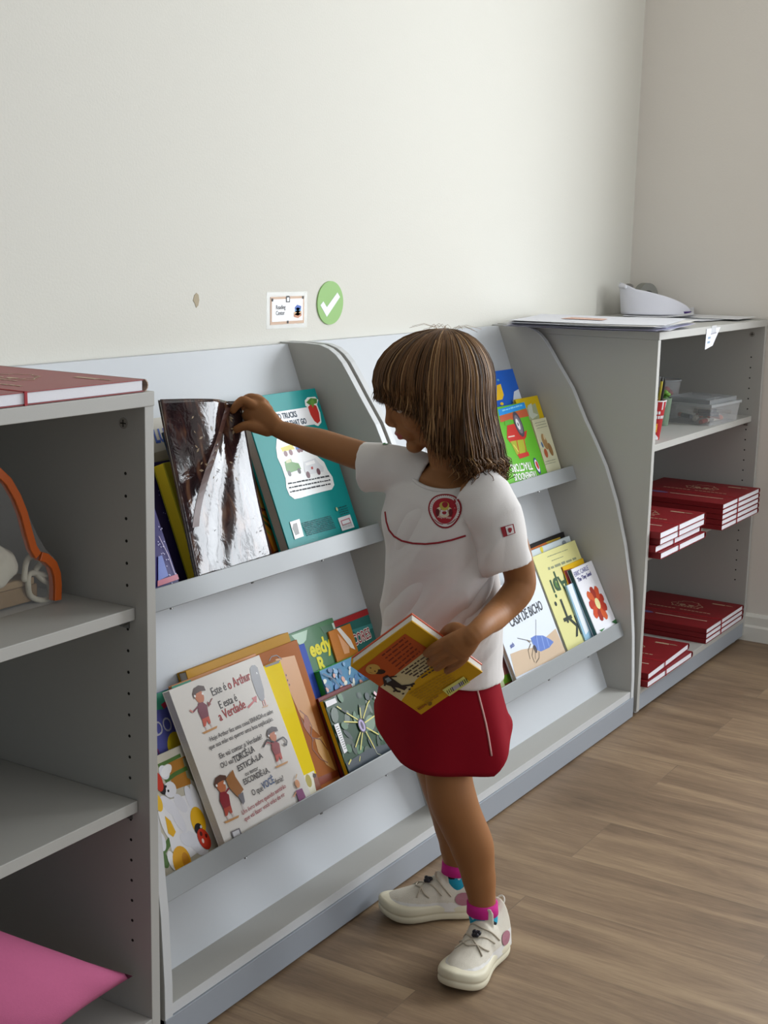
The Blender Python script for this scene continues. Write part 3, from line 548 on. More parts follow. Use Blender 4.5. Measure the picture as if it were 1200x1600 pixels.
# --- lower pocket, second unit
t, c = sbook('black book with orange strips at the very back right of the lower pocket', 1.60, 1.8425, .572, Lw, .010, .010, .008, '#1e1a1c', spine='R')
c.poly('#d0702a', [(828, 858), (858, 845), (858, 850), (830, 864)]); c.poly('#c9a83a', [(853, 847), (875, 839), (876, 845), (855, 852)]); c.finish(t)
t, c = sbook('pale blue and white book between the black book and the cream upside-down book', 1.56, 1.836, .586, Lw, .026, .026, .010, '#cfd9de', spine='R', rough=.3)
c.ell('#e0d040', 846, 858, .008, .010); c.ell('#8a929c', 881, 848, .012, .006); c.finish(t)
t, c = sbook('cream book with dark green lettering, standing upside down', 1.578, 1.829, .600, Lw, .041, .062, .012, '#dcd896', spine='R', rough=.4)
for i, (a, b_, q, r_) in enumerate(((855, 871, 887, 859), (862, 877, 880, 870), (857, 891, 902, 873))): c.scribble('#8a9070', a, b_, q, r_, .003 if i < 2 else .010, 70+i)
gk = '#1f4a24'
c.text('Hidi', gk, 893, 901, .078, .55, pi-.02, .001) if 0 else None
c.text('pi', gk, 892, 900, .088, .62, pi-.02, .0012) if 0 else None
def up(st, px, py, sz, xs, col=gk): c.text(st, col, px, py, sz, xs, pi, .0012)
up('Api', 882, 897, .070, .95); up('T.', 882, 934, .078, 1.0, '#1c2c1e'); up('K.', 900, 961, .070, 1.0, '#1c2c1e'); c.ell('#4f7a34', 869, 915, .008, .013); c.finish(t)
t, c = sbook('red and yellow book behind the red-flower book', 1.70, 1.826, .651, Lw, .050, .056, .008, '#e2b416', spine='L', spine_col='#7c1c20')
c.poly('#7c1c20', [(880, 892), (893, 888), (905, 920), (893, 925)]); c.finish(t)
t, c = sbook('slim pale blue book just left of the red-flower book', 1.675, 1.80, .698, Lw, .058, .066, .006, '#9cc4dc', spine='L', spine_col='#b8d4e0'); c.poly('#e8eef4', [(886, 915), (893, 912), (920, 985), (915, 992)]); c.finish(t)
t, c = sbook('white book reading The Tiny Seed with a big red flower', 1.715, 1.8425, .664, Lw, .064, .084, .014, '#e8e8ee', spine='L', spine_col='#2c5a5c', rough=.3)
c.text('ERIC CARLE', '#5a5c9a', 898.5, 901.5, .0170, .98, .03, .0001); c.text('The Tiny Seed', '#2c2c7a', 903.5, 909.5, .0150, .98, .03, .0003)
cu = V(c.uv(933.5, 943))
for i in range(9):
    a_ = i*2*pi/9+.25; u_ = V((cos(a_), sin(a_))); v_ = V((-u_.y, u_.x)); L1 = .048*(1 if i % 2 else .92); wd = .0145
    c.poly(['#b8321e', '#cc4a22', '#9c2a1c', '#d05a2a'][i % 4], [tuple(cu+u_*.008-v_*.004), tuple(cu+u_*L1*.6-v_*wd), tuple(cu+u_*L1-v_*wd*.6), tuple(cu+u_*(L1+.003)), tuple(cu+u_*L1+v_*wd*.6), tuple(cu+u_*L1*.6+v_*wd), tuple(cu+u_*.008+v_*.004)], True)
c.ell('#e8e0a0', 933.5, 943, .013, .015); c.poly('#2f6a3c', [(955, 972), (964, 966), (968, 970), (965, 976)]); c.poly('#3a7a44', [(936, 985), (945, 981), (940, 987)]); c.finish(t)
for i, cl in enumerate(('#b03030', '#d8b030', '#3a8a6a', '#b03030', '#e07828', '#2c5a8c', '#b03030', '#d8b030')): pass
t, c = sbook('white book reading CASA DE BICHO with a blue-shelled hermit crab', 1.275, 1.538, .632, Lw, .060, .076, .012, '#dfe7f2', spine='R', rough=.3)
c.poly('#cdb59a', [(797, 1022), (815, 1015), (838, 1011), (850, 998), (868, 982), (885, 1015), (884, 1020), (803, 1060)]); c.text('CASA', '#2c3038', 778.5, 972.0, .031, .80, .05, .0006) if 0 else None
c.text('CASA DE BICHO', '#2c3038', 849, 951.5, .0330, .72, .035, .0005, 'RIGHT')
c.poly('#5f7ec8', [(829, 997), (836, 993), (848, 993), (858, 998), (865, 1003), (858, 1012), (845, 1018), (839, 1016), (832, 1006)])
for q in (((838, 994), (842, 1016)), ((846, 994), (851, 1014)), ((854, 997), (858, 1010))): c.line('#8aa4e0', q, .0035)
c.ell('#3a3440', 836, 1014, .007, .010); c.line('#7a6a58', [(829, 1006), (825, 1016), (828, 1030)], .003); c.line('#7a6a58', [(833, 1010), (831, 1025), (835, 1035)], .003); c.line('#7a6a58', [(842, 1018), (842, 1028), (837, 1036)], .003); c.line('#7a6a58', [(836, 1014), (836, 1030)], .002)
c.line('#5a5450', [(837, 997), (837, 968)], .0012); c.line('#5a5450', [(830, 1002), (808, 997)], .0012); c.line('#7a6a58', [(828, 1004), (823, 1000)], .003); c.text('atch', '#4a5ca0', 798, 1013, .014, .8, .05, .0004); c.finish(t)
t, c = sbook('brown-red book with a green bottom, left of the hermit crab book', 1.10, 1.296, .66, Lw, .048, .052, .008, '#9c5446', spine='R')
c.poly('#b4706a', [(776, 1012), (784, 1008), (795, 1018), (803, 1048), (790, 1055)]); c.poly('#7ab02c', [(786, 1056), (806, 1046), (810, 1058), (786, 1070)]); c.poly('#d8c020', [(770, 890), (790, 880), (790, 930), (770, 950)]); c.finish(t)
t, c = sbook('glossy plastic-covered pale green book at the child\'s back, on the lower pocket', 1.00, 1.232, .70, Lw, .060, .068, .006, '#a8b088', spine='R', rough=.12)
c.poly('#e8ece8', [(776, 1020), (780, 1018), (796, 1066), (790, 1070)]); rr = random.Random(8)
for i in range(20): c.ell(['#c8b878', '#7a8a58', '#e0dcc0'][i % 3], 772+rr.random()*18, 1025+rr.random()*50, .003, .003, n=8)
c.finish(t)
# --- wrinkled glossy book being lifted
def foil_mat():
    m = bpy.data.materials.new('glossy_photo_cover'); m.use_nodes = True; N = m.node_tree.nodes; L = m.node_tree.links; bs = N['Principled BSDF']
    tc = N.new('ShaderNodeTexCoord'); mp = N.new('ShaderNodeMapping'); mp.inputs['Scale'].default_value = (38, 38, 5); L.new(tc.outputs['Object'], mp.inputs[0])
    n = N.new('ShaderNodeTexNoise'); n.inputs['Scale'].default_value = 1; n.inputs['Detail'].default_value = 5; n.inputs['Distortion'].default_value = .8; L.new(mp.outputs[0], n.inputs[0])
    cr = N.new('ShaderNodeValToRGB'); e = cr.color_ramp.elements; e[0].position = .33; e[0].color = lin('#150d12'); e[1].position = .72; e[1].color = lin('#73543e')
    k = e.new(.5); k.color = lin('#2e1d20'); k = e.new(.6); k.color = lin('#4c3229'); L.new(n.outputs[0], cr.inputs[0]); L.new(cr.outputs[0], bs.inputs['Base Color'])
    bs.inputs['Roughness'].default_value = .09; bs.inputs['Specular IOR Level'].default_value = .6; bs.inputs['Coat Weight'].default_value = .0; bs.inputs['Coat Roughness'].default_value = .06
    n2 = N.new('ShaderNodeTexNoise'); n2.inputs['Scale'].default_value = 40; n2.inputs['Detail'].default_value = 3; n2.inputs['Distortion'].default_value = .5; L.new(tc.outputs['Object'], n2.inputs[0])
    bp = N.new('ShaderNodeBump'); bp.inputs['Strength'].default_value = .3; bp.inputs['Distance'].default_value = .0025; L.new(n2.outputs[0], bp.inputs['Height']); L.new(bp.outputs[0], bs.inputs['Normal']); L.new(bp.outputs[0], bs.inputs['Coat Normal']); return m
foil = foil_mat()
def fo(u, v):
    """surface of the lifted book: u across, v up, flexed towards the hand at the upper right"""
    xl = .338+.018*v; xr = .551-.004*v
    x = xl+(xr-xl)*u; s = .425-(.425-(.103+.024*u))*v
    off = .079+(.020+.016*u)*v**1.3+.010*sin(pi*u)*(.3+.5*v)-.008*exp(-((u-(.25+.6*v))/.12)**2)*(.3+.7*v)
    off += .003*sin(9*u+4*v)*(1-v)*v*4*.4
    return SP(x, s, off)
t = thing('picture_book', 'wrinkled glossy dark picture book the child is lifting out', 'book', SP(.44, .43, .06))
def sheet(f, nu, nv, th, m, nm, par, d=V((0, 0, 0)), u0=0, u1=1, v0=0, v1=1):
    b = MB(); vs = []; NN = (nu+1)*(nv+1)
    for lay in (0, 1):
        for j in range(nv+1):
            for i in range(nu+1):
                vs.append(f(u0+(u1-u0)*i/nu, v0+(v1-v0)*j/nv)-SN*(th*lay)+d)
    fs = []
    for lay in (0, 1):
        for j in range(nv):
            for i in range(nu):
                a = lay*NN+j*(nu+1)+i; fs.append((a, a+1, a+nu+2, a+nu+1))
    bd = [i for i in range(nu+1)]+[j*(nu+1)+nu for j in range(1, nv+1)]+[nv*(nu+1)+i for i in range(nu-1, -1, -1)]+[j*(nu+1) for j in range(nv-1, 0, -1)]
    for a, q in zip(bd, bd[1:]+bd[:1]): fs.append((a, q, q+NN, a+NN))
    b.add(vs, fs, m); return obj(nm, b, par, smooth=True)
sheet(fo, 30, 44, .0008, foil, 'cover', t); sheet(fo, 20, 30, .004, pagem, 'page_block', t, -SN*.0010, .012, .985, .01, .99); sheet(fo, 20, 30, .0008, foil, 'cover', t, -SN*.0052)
bb = MB(); rr = random.Random(11)
for i in range(26):
    u_, v_ = .25+.6*rr.random(), .45+.45*rr.random(); a_ = rr.random()*pi; L_ = .003+.004*rr.random()
    p = [(u_+L_*q/.21*cos(a_)-L_*.4*r_/.21*sin(a_), v_+(L_*q*sin(a_)+L_*.4*r_*cos(a_))/.32) for q, r_ in ((-1, 0), (0, -1), (1, 0), (0, 1))]
    bb.add([fo(*q)+SN*.0006 for q in p], [(0, 1, 2, 3)], mat('#8f7a5c', .3))
for k in range(16):     # the curved brown branch on the cover
    def br(q): return (.10+.74*q**1.2, .30+.66*q)
    a, d_ = br(k/16), br((k+1)/16); w_ = .04
    bb.add([fo(a[0]-w_, a[1])+SN*.0007, fo(a[0]+w_, a[1])+SN*.0007, fo(d_[0]+w_, d_[1])+SN*.0007, fo(d_[0]-w_, d_[1])+SN*.0007], [(0, 1, 2, 3)], mat('#5f4038', .3))
obj('cover_print', bb, t, fix=False)
# ---------------------------------------------------------------- the child
child = thing('person', 'small child in white shirt and red skirt choosing a book at the shelves', 'person', (.60, -.65, FLOOR))
skin = mat('#96663f', .55, name='skin', sss=.12, spec=.25, noise_amt=.05, nscale=30)
lipc = mat('#a0504a', .4, name='lips')
FW = V((-.996, .084, 0)).normalized(); LF = V((-.084, -.996, 0)).normalized(); UP = V((0, 0, 1))     # chest forward, child's left, up
RT = V((.5306, -.8476, 0)); AW = V((.8476, .5306, 0))
BA = at(651, 1046, -.190)
VD = ray(651, 1046).normalized(); VU = RT.cross(VD).normalized()      # the held book is laid out on the direction it is seen along
BU = (RT*.098+VU*.072-VD*.0747).normalized(); BV = (RT*.112-VU*.075+VD*.0747); BV = (BV-BU*BV.dot(BU)).normalized(); BN = BU.cross(-BV).normalized()
BW, BH = .138, .157
def ob(px, py, off): return onplane(px, py, BA+BN*off, BN)
wr = ob(741, 990, .010)
body = MB()
# head frame: looking down towards the shelf
hf0 = (-RT*.995-AW*.10).normalized(); pit = R(23)
HX = hf0*cos(pit)-UP*sin(pit); HZ = UP*cos(pit)+hf0*sin(pit); HY = HZ.cross(HX)
HC = at(676, 604, 0)
HM = Matrix((HX, HY, HZ)).transposed().to_4x4(); HM.translation = HC
def he(c, rx, ry, rz, m=skin, mb=None, n=24): (mb or body).ell(c, rx, ry, rz, m, HM, n)
he((-.006, 0, .010), .082, .070, .078, n=32); he((.018, 0, -.040), .055, .050, .050); he((.045, 0, .015), .040, .052, .048)
for s_ in (-1, 1):
    he((.042, s_*.028, -.032), .030, .027, .028); he((.045, s_*.026, .012), .030, .024, .012); he((-.004, s_*.068, -.020), .013, .007, .021); he((-.010, s_*.073, -.016), .010, .004, .017)
    he((.0835, s_*.0075, -.0335), .0060, .0050, .0045); he((.0600, s_*.0265, -.0005), .0128, .0140, .0095)
body.limb([HM @ V(p) for p in ((.076, 0, .010), (.080, 0, -.010), (.0870, 0, -.026))], [.007, .0075, .0085], skin, 12)
he((.0855, 0, -.029), .0085, .0095, .0078); he((.062, 0, -.046), .0215, .028, .024); he((.055, 0, -.020), .026, .034, .026)
he((.0815, 0, -.0495), .0065, .014, .0042); he((.0795, 0, -.0575), .0065, .0125, .0048); he((.062, 0, -.079), .016, .019, .014); he((.035, 0, -.072), .030, .032, .018)
# neck and torso
body.limb([at(712, 770, .0), at(706, 735, .0), at(697, 690, .0), at(690, 640, .0)], [.046, .035, .034, .040], skin, 20)
def tsec(px, py, w_, t_, tilt=0, dep=0, dip=0):
    c = at(px, py, dep); Lv = (LF*cos(tilt)-UP*sin(tilt)); return (c, Lv*w_, FW*t_-UP*dip)
tor = [tsec(684, 1130, .078, .060), tsec(686, 1090, .088, .062), tsec(687, 1040, .084, .058), tsec(687, 980, .082, .054), tsec(689, 900, .082, .050), tsec(690, 840, .084, .046, .08), tsec(691, 800, .088, .044, .14), tsec(693, 768, .084, .042, .18), tsec(699, 748, .066, .044, .18), tsec(704, 734, .040, .036, .15)]
body.loft(tor, skin, 48)
# arms
SR, ER, WR = at(622, 728, .05), at(520, 700, .085), at(438, 672, .205)
SR = at(622, 728, .05)
body.limb([at(650, 752, .03), at(618, 727, .05), at(566, 713, .075), at(505, 693, .125), at(462, 680, .170), at(436, 671, .198)], [.030, .029, .0258, .0245, .0195, .0165], skin, 18)
body.limb([at(745, 775, -.06), at(775, 800, -.075), at(797, 850, -.075), at(812, 898, -.070), at(808, 925, -.080), at(786, 952, -.080)*.75+wr*.25, at(812, 930, -.08)*.22+wr*.78, wr, ob(727, 1001, .013), ob(714, 1010, .013)], [.030, .033, .030, .0262, .0262, .0230, .0180, .0160, .0150, .0110], skin, 18)
# legs
body.limb([at(708, 1085, -.03), at(702, 1160, -.055), at(701, 1210, -.065), at(708, 1250, -.072), at(722, 1285, -.070), at(737, 1320, -.066), at(747, 1365, -.064), at(753, 1405, -.066), at(755, 1440, -.067)], [.050, .045, .0400, .0410, .0385, .0375, .030, .0240, .0190], skin, 20)
body.limb([at(662, 1085, .04), at(676, 1160, .055), at(690, 1215, .060), at(701, 1255, .070), at(708, 1285, .080), at(713, 1320, .088), at(714, 1350, .092), at(713, 1380, .093)], [.048, .044, .040, .0375, .036, .031, .0250, .0195], skin, 20)
for hx_, hy_, dx_, dy_ in ((.600, -.713, -.996, -.06), (.694, -.629, -.647, .751)):
    f_ = lambda x, z: V((hx_+dx_*x, hy_+dy_*x, FLOOR+z))
    body.limb([f_(.056, .070), f_(.066, .052), f_(.085, .038), f_(.120, .032)], [.0185, .018, .015, .010], skin, 12)
# right hand on the glossy book
def chain(pts, rs): body.limb([at(*p) for p in pts], rs, skin, 12)
def palm(secs): body.loft([(at(*c), a*V((0, 0, 1))*0+V(a_), V(b_)) for c, a, a_, b_ in secs], skin, 18)
hd = (at(395, 643, .205)-at(436, 671, .198)).normalized(); vn = (UP-hd*UP.dot(hd)).normalized(); dn = hd.cross(vn)
sec = lambda px, py, dp, a_, b_: (at(px, py, dp), vn*a_, dn*b_)
body.loft([sec(440, 673, .195, .013, .013), sec(430, 666, .198, .0175, .0145), sec(416, 656, .203, .0235, .0145), sec(404, 649, .208, .0265, .0135), sec(393, 642, .211, .0245, .0115), sec(385, 637, .213, .018, .008)], skin, 20)
chain([(396, 634, .205), (381, 626, .202), (372, 631, .200), (364, 641, .2005)], [.0098, .0088, .0082, .0070])
chain([(408, 628, .215), (394, 621, .226), (382, 625, .236), (376, 637, .238)], [.0095, .0082, .0076, .0065])
chain([(414, 632, .220), (402, 622, .233), (391, 625, .243), (384, 638, .244)], [.0092, .0080, .0074, .0064])
chain([(420, 640, .224), (411, 630, .236), (403, 632, .245), (397, 642, .246)], [.0085, .0072, .0066, .0058])
chain([(418, 672, .200), (400, 668, .195), (385, 665, .193), (369, 671, .1945)], [.0125, .0108, .0088, .0074])
# left hand round the held book; BO.. frame of the book
def chain2(pts, rs): body.limb([ob(*p) for p in pts], rs, skin, 12)
hd = (ob(704, 1018, .014)-wr).normalized(); sn = (BN-hd*BN.dot(hd)).normalized(); sd = hd.cross(sn)
def s2(p, a_, b_): return (p, sd*a_, sn*b_)
body.loft([s2(wr-hd*.004, .0150, .0140), s2(wr+hd*.008, .0195, .0158), s2(ob(726, 1002, .014), .0245, .0145), s2(ob(717, 1009, .015), .0275, .0145), s2(ob(708, 1015, .015), .0265, .0125), s2(ob(701, 1020, .013), .020, .009)], skin, 20)
chain2([(712, 996, .012), (700, 1001, .013), (683, 1010, .0135), (667, 1021, .0085)], [.0100, .0092, .0082, .0070])
chain2([(716, 1006, .013), (703, 1014, .0155), (687, 1023, .0145), (673, 1035, .0085)], [.0100, .0092, .0082, .0070])
chain2([(721, 1016, .013), (711, 1025, .0155), (697, 1033, .0145), (683, 1043, .0085)], [.0098, .0088, .0080, .0068])
chain2([(725, 1026, .012), (718, 1034, .0135), (709, 1041, .0125), (699, 1048, .0080)], [.0090, .0080, .0072, .0062])
chain2([(728, 992, .004), (714, 982, -.012), (702, 983, -.030), (692, 992, -.0325)], [.0120, .0100, .0088, .0075])
bm_ = voxel(body, .0021, 3, factor=.5)
bm_.materials.clear(); bm_.materials.append(skin); bm_.materials.append(lipc)
HI = HM.inverted()
for p in bm_.polygons:
    c = HI @ p.center
    if c.x > .0775 and abs(c.y) < .0155*(1-abs(c.z+.0535)/.02) and -.0625 < c.z < -.0465: p.material_index = 1
bo = obj('body', bm_, child, smooth=True, fix=False)
for s_ in (-1, 1):
    b = MB(); wh = mat('#e4dfd8', .2); ey = HM @ Matrix.Translation((.0625, s_*.0265, -.0075)); b.ell((0, 0, 0), .0105, .0105, .0105, wh, ey, 20)
    b.ell((.0072, 0, -.001), .0040, .0050, .0050, mat('#2c1a10', .15), ey, 16); obj('eye', b, child, smooth=True, fix=False)
    b = MB(); b.limb([HM @ V(p) for p in ((.0735, s_*.017, -.0070), (.0750, s_*.026, -.0068), (.0705, s_*.036, -.0080))], [.0014, .0018, .0012], mat('#3a2418', .8), 8); obj('upper_lash', b, child, smooth=True)
    b = MB(); b.limb([HM @ V(p) for p in ((.0800, s_*.013, .0130), (.0800, s_*.025, .0165), (.0730, s_*.037, .0120))], [.0016, .0020, .0012], mat('#4a3020', .8), 8); obj('eyebrow', b, child, smooth=True)
# ---- shirt
cloth = mat('#d9d5d2', .8, name='white_jersey', bump=.12, bscale=900, sheen=.2)
def fold(me, amp, f, seedv=0, lim=None):
    me.calc_loop_triangles(); ns = [v.normal.copy() for v in me.vertices]
    for v, n in zip(me.vertices, ns):
        v.co += n*amp*f(v.co)
    me.update()
sh = MB()
S = [tsec(688, 1048, .1165, .092), tsec(687, 1030, .1150, .089), tsec(687, 980, .110, .080), tsec(688, 900, .1065, .074), tsec(689, 845, .1065, .073, .06), tsec(690, 805, .108, .069, .12), tsec(691, 777, .110, .063, .17, 0, .004), tsec(694, 757, .097, .058, .17, 0, .010), tsec(697, 745, .080, .054, .14, 0, .016), tsec(698, 737, .066, .052, .12, 0, .022)]
def shell(secs, th, n=40):
    """open tube with thickness"""
    m_ = cloth; vs = []; K = len(secs)
    for lay in (0, 1):
        for c, U_, W_ in secs:
            q = th*lay
            for k in range(n):
                a = 2*pi*k/n; vs.append(V(c)+V(U_)*(1-q/V(U_).length)*cos(a)+V(W_)*(1-q/V(W_).length)*sin(a))
    fs = []
    for i in range(K-1):
        for k in range(n):
            a, b_, c_, d_ = i*n+k, i*n+(k+1) % n, (i+1)*n+(k+1) % n, (i+1)*n+k; o = K*n
            fs += [(a, b_, c_, d_), (a+o, d_+o, c_+o, b_+o)]
    for k in range(n):
        a, b_ = k, (k+1) % n; o = K*n; fs.append((a, a+o, b_+o, b_)); a += (K-1)*n; b_ += (K-1)*n; fs.append((a, b_, b_+o, a+o))
    sh.add(vs, fs, m_)
shell(S, .006, 48)
def sleeve(pts, rs, fl=1.0):
    P = [at(*p) for p in pts]; secs = []
    for i, p in enumerate(P):
        t_ = (P[min(i+1, len(P)-1)]-P[max(i-1, 0)]).normalized(); a_ = t_.cross(AW).normalized(); b_ = t_.cross(a_).normalized()
        secs.append((p, a_*rs[i], b_*rs[i]*fl))
    shell(secs, .006, 36)
sleeve([(668, 752, .02), (640, 740, .035), (612, 733, .050), (590, 731, .060), (570, 731, .070)], [.046, .044, .042, .0430, .0440], .92)
sleeve([(742, 768, -.045), (760, 782, -.058), (773, 805, -.070), (784, 845, -.073), (795, 884, -.074)], [.048, .047, .045, .0435, .0420], 1.0)
sm = voxel(sh, .0025, 5, factor=.5)
LA, LB = at(795, 884, -.074), at(760, 782, -.058)
def wr_(co):
    r = co-at(689, 900, 0); u_, d_ = r.dot(RT), r.dot(AW); z_ = r.z
    # soft drape folds: diagonal, stronger to the lower right and round the sleeves
    q = u_*.6-z_*.5
    n1 = noise.noise(V((q*34, (u_*.5+z_*.6)*6, d_*9)))
    n2 = noise.noise(V((u_*16+3, z_*10+7, d_*16)))*.5
    n3 = 1-abs(noise.noise(V((q*26+9, (u_*.6+z_)*6, d_*11))))*2
    wgt = .55+1.3*max(0, min(1, (u_+.02)/.1))*max(0, min(1, (-z_+.12)/.2))
    if u_ > .075: wgt *= max(.3, 1-(u_-.075)/.03)
    return (n1*1.0+n2*.6+.4*n3-.12)*wgt*min(1, max(.25, (at(700, 745, 0).z-co.z+.02)/.08))*min(1, max(.1, (co.z-at(688, 1060, 0).z)/.06))
fold(sm, .017, wr_)
sm.materials.clear(); sm.materials.append(cloth)
shirt = obj('shirt', sm, child, smooth=True, fix=False); shirt['label'] = 'white jersey shirt with red line'
b = MB(); cN, uN, wN = S[-1]; b.tube([cN+uN*.985*cos(a)+wN*.985*sin(a) for a in [2*pi*k/48 for k in range(48)]], .0035, cloth, 8, True); obj('neck_rib', b, shirt, smooth=True)
SB_ = bvh(sm)
def on_shirt(px, py, off=.0008, tree=None):
    d = ray(px, py).normalized(); h = (tree or SB_).ray_cast(CAM, d)
    if h[0] is None: return None
    n = h[1] if h[1].dot(d) < 0 else -h[1]
    return h[0]+n*off-d*off*.6
def decal(mb, fn, m, nu=14, nv=14, off=.0008):
    """fn(u,v) -> pixel; grid laid on the cloth"""
    vs = []; fs = []; 
    for j in range(nv+1):
        for i in range(nu+1): vs.append(on_shirt(*fn(i/nu, j/nv), off))
    for j in range(nv):
        for i in range(nu):
            a = j*(nu+1)+i; q = (a, a+1, a+nu+2, a+nu+1)
            if all(vs[k] is not None for k in q): fs.append(q)
    vs = [v if v is not None else V((0, 0, 0)) for v in vs]; mb.add(vs, fs, m)
redm = mat('#8e1422', .7); whm = mat('#d8d2d0', .7)
b = MB(); LN = [(602, 800), (604, 815), (608, 828), (616, 838), (628, 845), (645, 849), (665, 850), (685, 848), (705, 844), (718, 840), (731, 836)]
pts = []
for i in range(len(LN)-1):
    for k in range(4):
        t_ = k/4; q = on_shirt(LN[i][0]*(1-t_)+LN[i+1][0]*t_, LN[i][1]*(1-t_)+LN[i+1][1]*t_, .0003)
        if q: pts.append(q)
b.tube(pts, .0017, redm, 6); obj('red_piping', b, shirt, smooth=True)
b = MB()
def disc(cx_, cy_, rx, ry, off, m, mb, hole=0, n=36, rings=5, shape=1):
    vs = []; fs = []
    for j in range(rings+1):
        r_ = hole+(1-hole)*j/rings
        for k in range(n):
            a = 2*pi*k/n; w_ = 1+.05*cos(3*(a+pi/2))*shape; vs.append(on_shirt(cx_+rx*r_*cos(a)*w_, cy_-ry*r_*sin(a)*w_, off) or V((0, 0, 0)))
    for j in range(rings):
        for k in range(n): fs.append((j*n+k, j*n+(k+1) % n, (j+1)*n+(k+1) % n, (j+1)*n+k))
    mb.add(vs, fs, m)
disc(695.5, 797.5, 26, 27, .0006, redm, b); disc(695.5, 797.5, 23.5, 24.5, .0009, whm, b, .0); disc(695.5, 797.5, 19, 20, .0012, mat('#a01526', .7), b)
disc(694.5, 799.5, 11.5, 8.5, .0016, mat('#d9c9a8', .7), b, .55, shape=2); decal(b, lambda u, v: (689+u*11, 797+v*8), whm, 6, 5, .0018); disc(695, 791, 7.5, 7, .0020, mat('#b9a84a', .7), b, .0, 18, 3); disc(696, 789, 4.5, 4.5, .0023, redm, b, 0, 14, 3); disc(695, 801.5, 3.5, 2.5, .0022, redm, b, 0, 14, 3)
for sg_ in (-1, 1): disc(694.5+sg_*10, 801, 3, 6, .0020, mat('#5a0e18', .7), b, 0, 12, 2)
for k in range(30):
    a = R(-35)+k*R(250)/29; px_, py_ = 695.5+21.3*cos(a), 797.5-22.3*sin(a); q = on_shirt(px_, py_, .0013); q2 = on_shirt(px_+1.1*cos(a), py_-1.1*sin(a), .0013); q3 = on_shirt(px_-1.0*sin(a), py_-1.0*cos(a), .0013); q4 = on_shirt(px_+1.1*cos(a)-1.0*sin(a), py_-1.1*sin(a)-1.0*cos(a), .0013)
    if q and q2 and q3 and q4: b.add([q, q2, q4, q3], [(0, 1, 2, 3)], redm)
for a0 in (-140, -80):
    pts = [on_shirt(695.5+21*cos(R(a0+i*7)), 797.5-22*sin(R(a0+i*7)), .0012) for i in range(7)]; b.tube(pts, .0006, redm, 5)
tm = text_mesh('Maple Bear', 6.2, .78, 0, 'CENTER', .1)
vs = [on_shirt(695+v.co.x*1.0, 810-v.co.y+v.co.x*.10, .0017) for v in tm.vertices]; b.add([v or V((0, 0, 0)) for v in vs], [tuple(p.vertices) for p in tm.polygons], mat('#d9b9b0', .7))
obj('round_badge', b, shirt, fix=False)
b = MB()
q4 = [(782, 824), (802, 818.5), (805, 833), (786.5, 839.5)]
def quad(q): return lambda u, v: tuple((q[0][i]*(1-u)+q[1][i]*u)*(1-v)+(q[3][i]*(1-u)+q[2][i]*u)*v for i in (0, 1))
decal(b, quad(q4), redm, 6, 6, .0008); f_ = quad(q4); decal(b, lambda u, v: f_(.34+.56*u, .07+.86*v), whm, 6, 6, .0013)
disc(*f_(.62, .5), 2.9, 3.9, .0019, redm, b, 0, 11, 2, 3); obj('flag_patch', b, shirt, fix=False)
b = MB(); q5 = [(601, 690.5), (613, 690), (608, 694.5), (597, 695.5)]; decal(b, quad(q5), mat('#1f7a2c', .7), 6, 4, .0012); obj('green_patch', b, shirt, fix=False)
# ---- skirt
rm = mat('#860a1c', .9, name='red_gabardine', bump=.1, bscale=900, spec=.2)
sk = MB(); n = 72; rings = []
def skr(v, k, o=0):
    a = 2*pi*k/n; top = at(687, 1038, 0); bot = at(691, 1152, 0)
    w_ = .104+.028*v**.8+.006*v*sin(a*4+.6)+.004*v*sin(a*7)-o; t_ = .080+.026*v+.005*v*sin(a*5+1)-o
    d = LF*cos(a)*w_+FW*sin(a)*t_
    c = top.lerp(bot, v); p = c+d
    dp = d.dot(AW); side = d.dot(RT)
    p.z += v*v*(.30*(dp+.02)+ .9*max(0, side-.085)+.5*max(0, -side-.075))
    return p
vs = []; fs = []; M_ = 22
for lay in (0, 1):
    for j in range(M_+1):
        for k in range(n): vs.append(skr(j/M_, k, .003*lay))
NN = (M_+1)*n
for j in range(M_):
    for k in range(n):
        a, b_, c_, d_ = j*n+k, j*n+(k+1) % n, (j+1)*n+(k+1) % n, (j+1)*n+k; fs += [(a, b_, c_, d_), (a+NN, d_+NN, c_+NN, b_+NN)]
for k in range(n):
    a, b_ = k, (k+1) % n; fs.append((a, a+NN, b_+NN, b_)); a += M_*n; b_ += M_*n; fs.append((a, b_, b_+NN, a+NN))
sk.add(vs, fs, rm); skirt = obj('skirt', sk, child, smooth=True); skirt['label'] = 'red skirt with white side piping'
skb = bvh(skirt.data); pts = [on_shirt(742+i*0+k_x, y_, .0006, skb) for k_x, y_ in ((0, 1062), (3, 1075), (8, 1095), (12, 1110), (17, 1130), (21, 1150), (24, 1168), (26, 1181))]
b = MB(); b.tube([p for p in pts if p], .0016, mat('#d9a9a4', .7), 6); obj('white_piping', b, skirt, smooth=True)
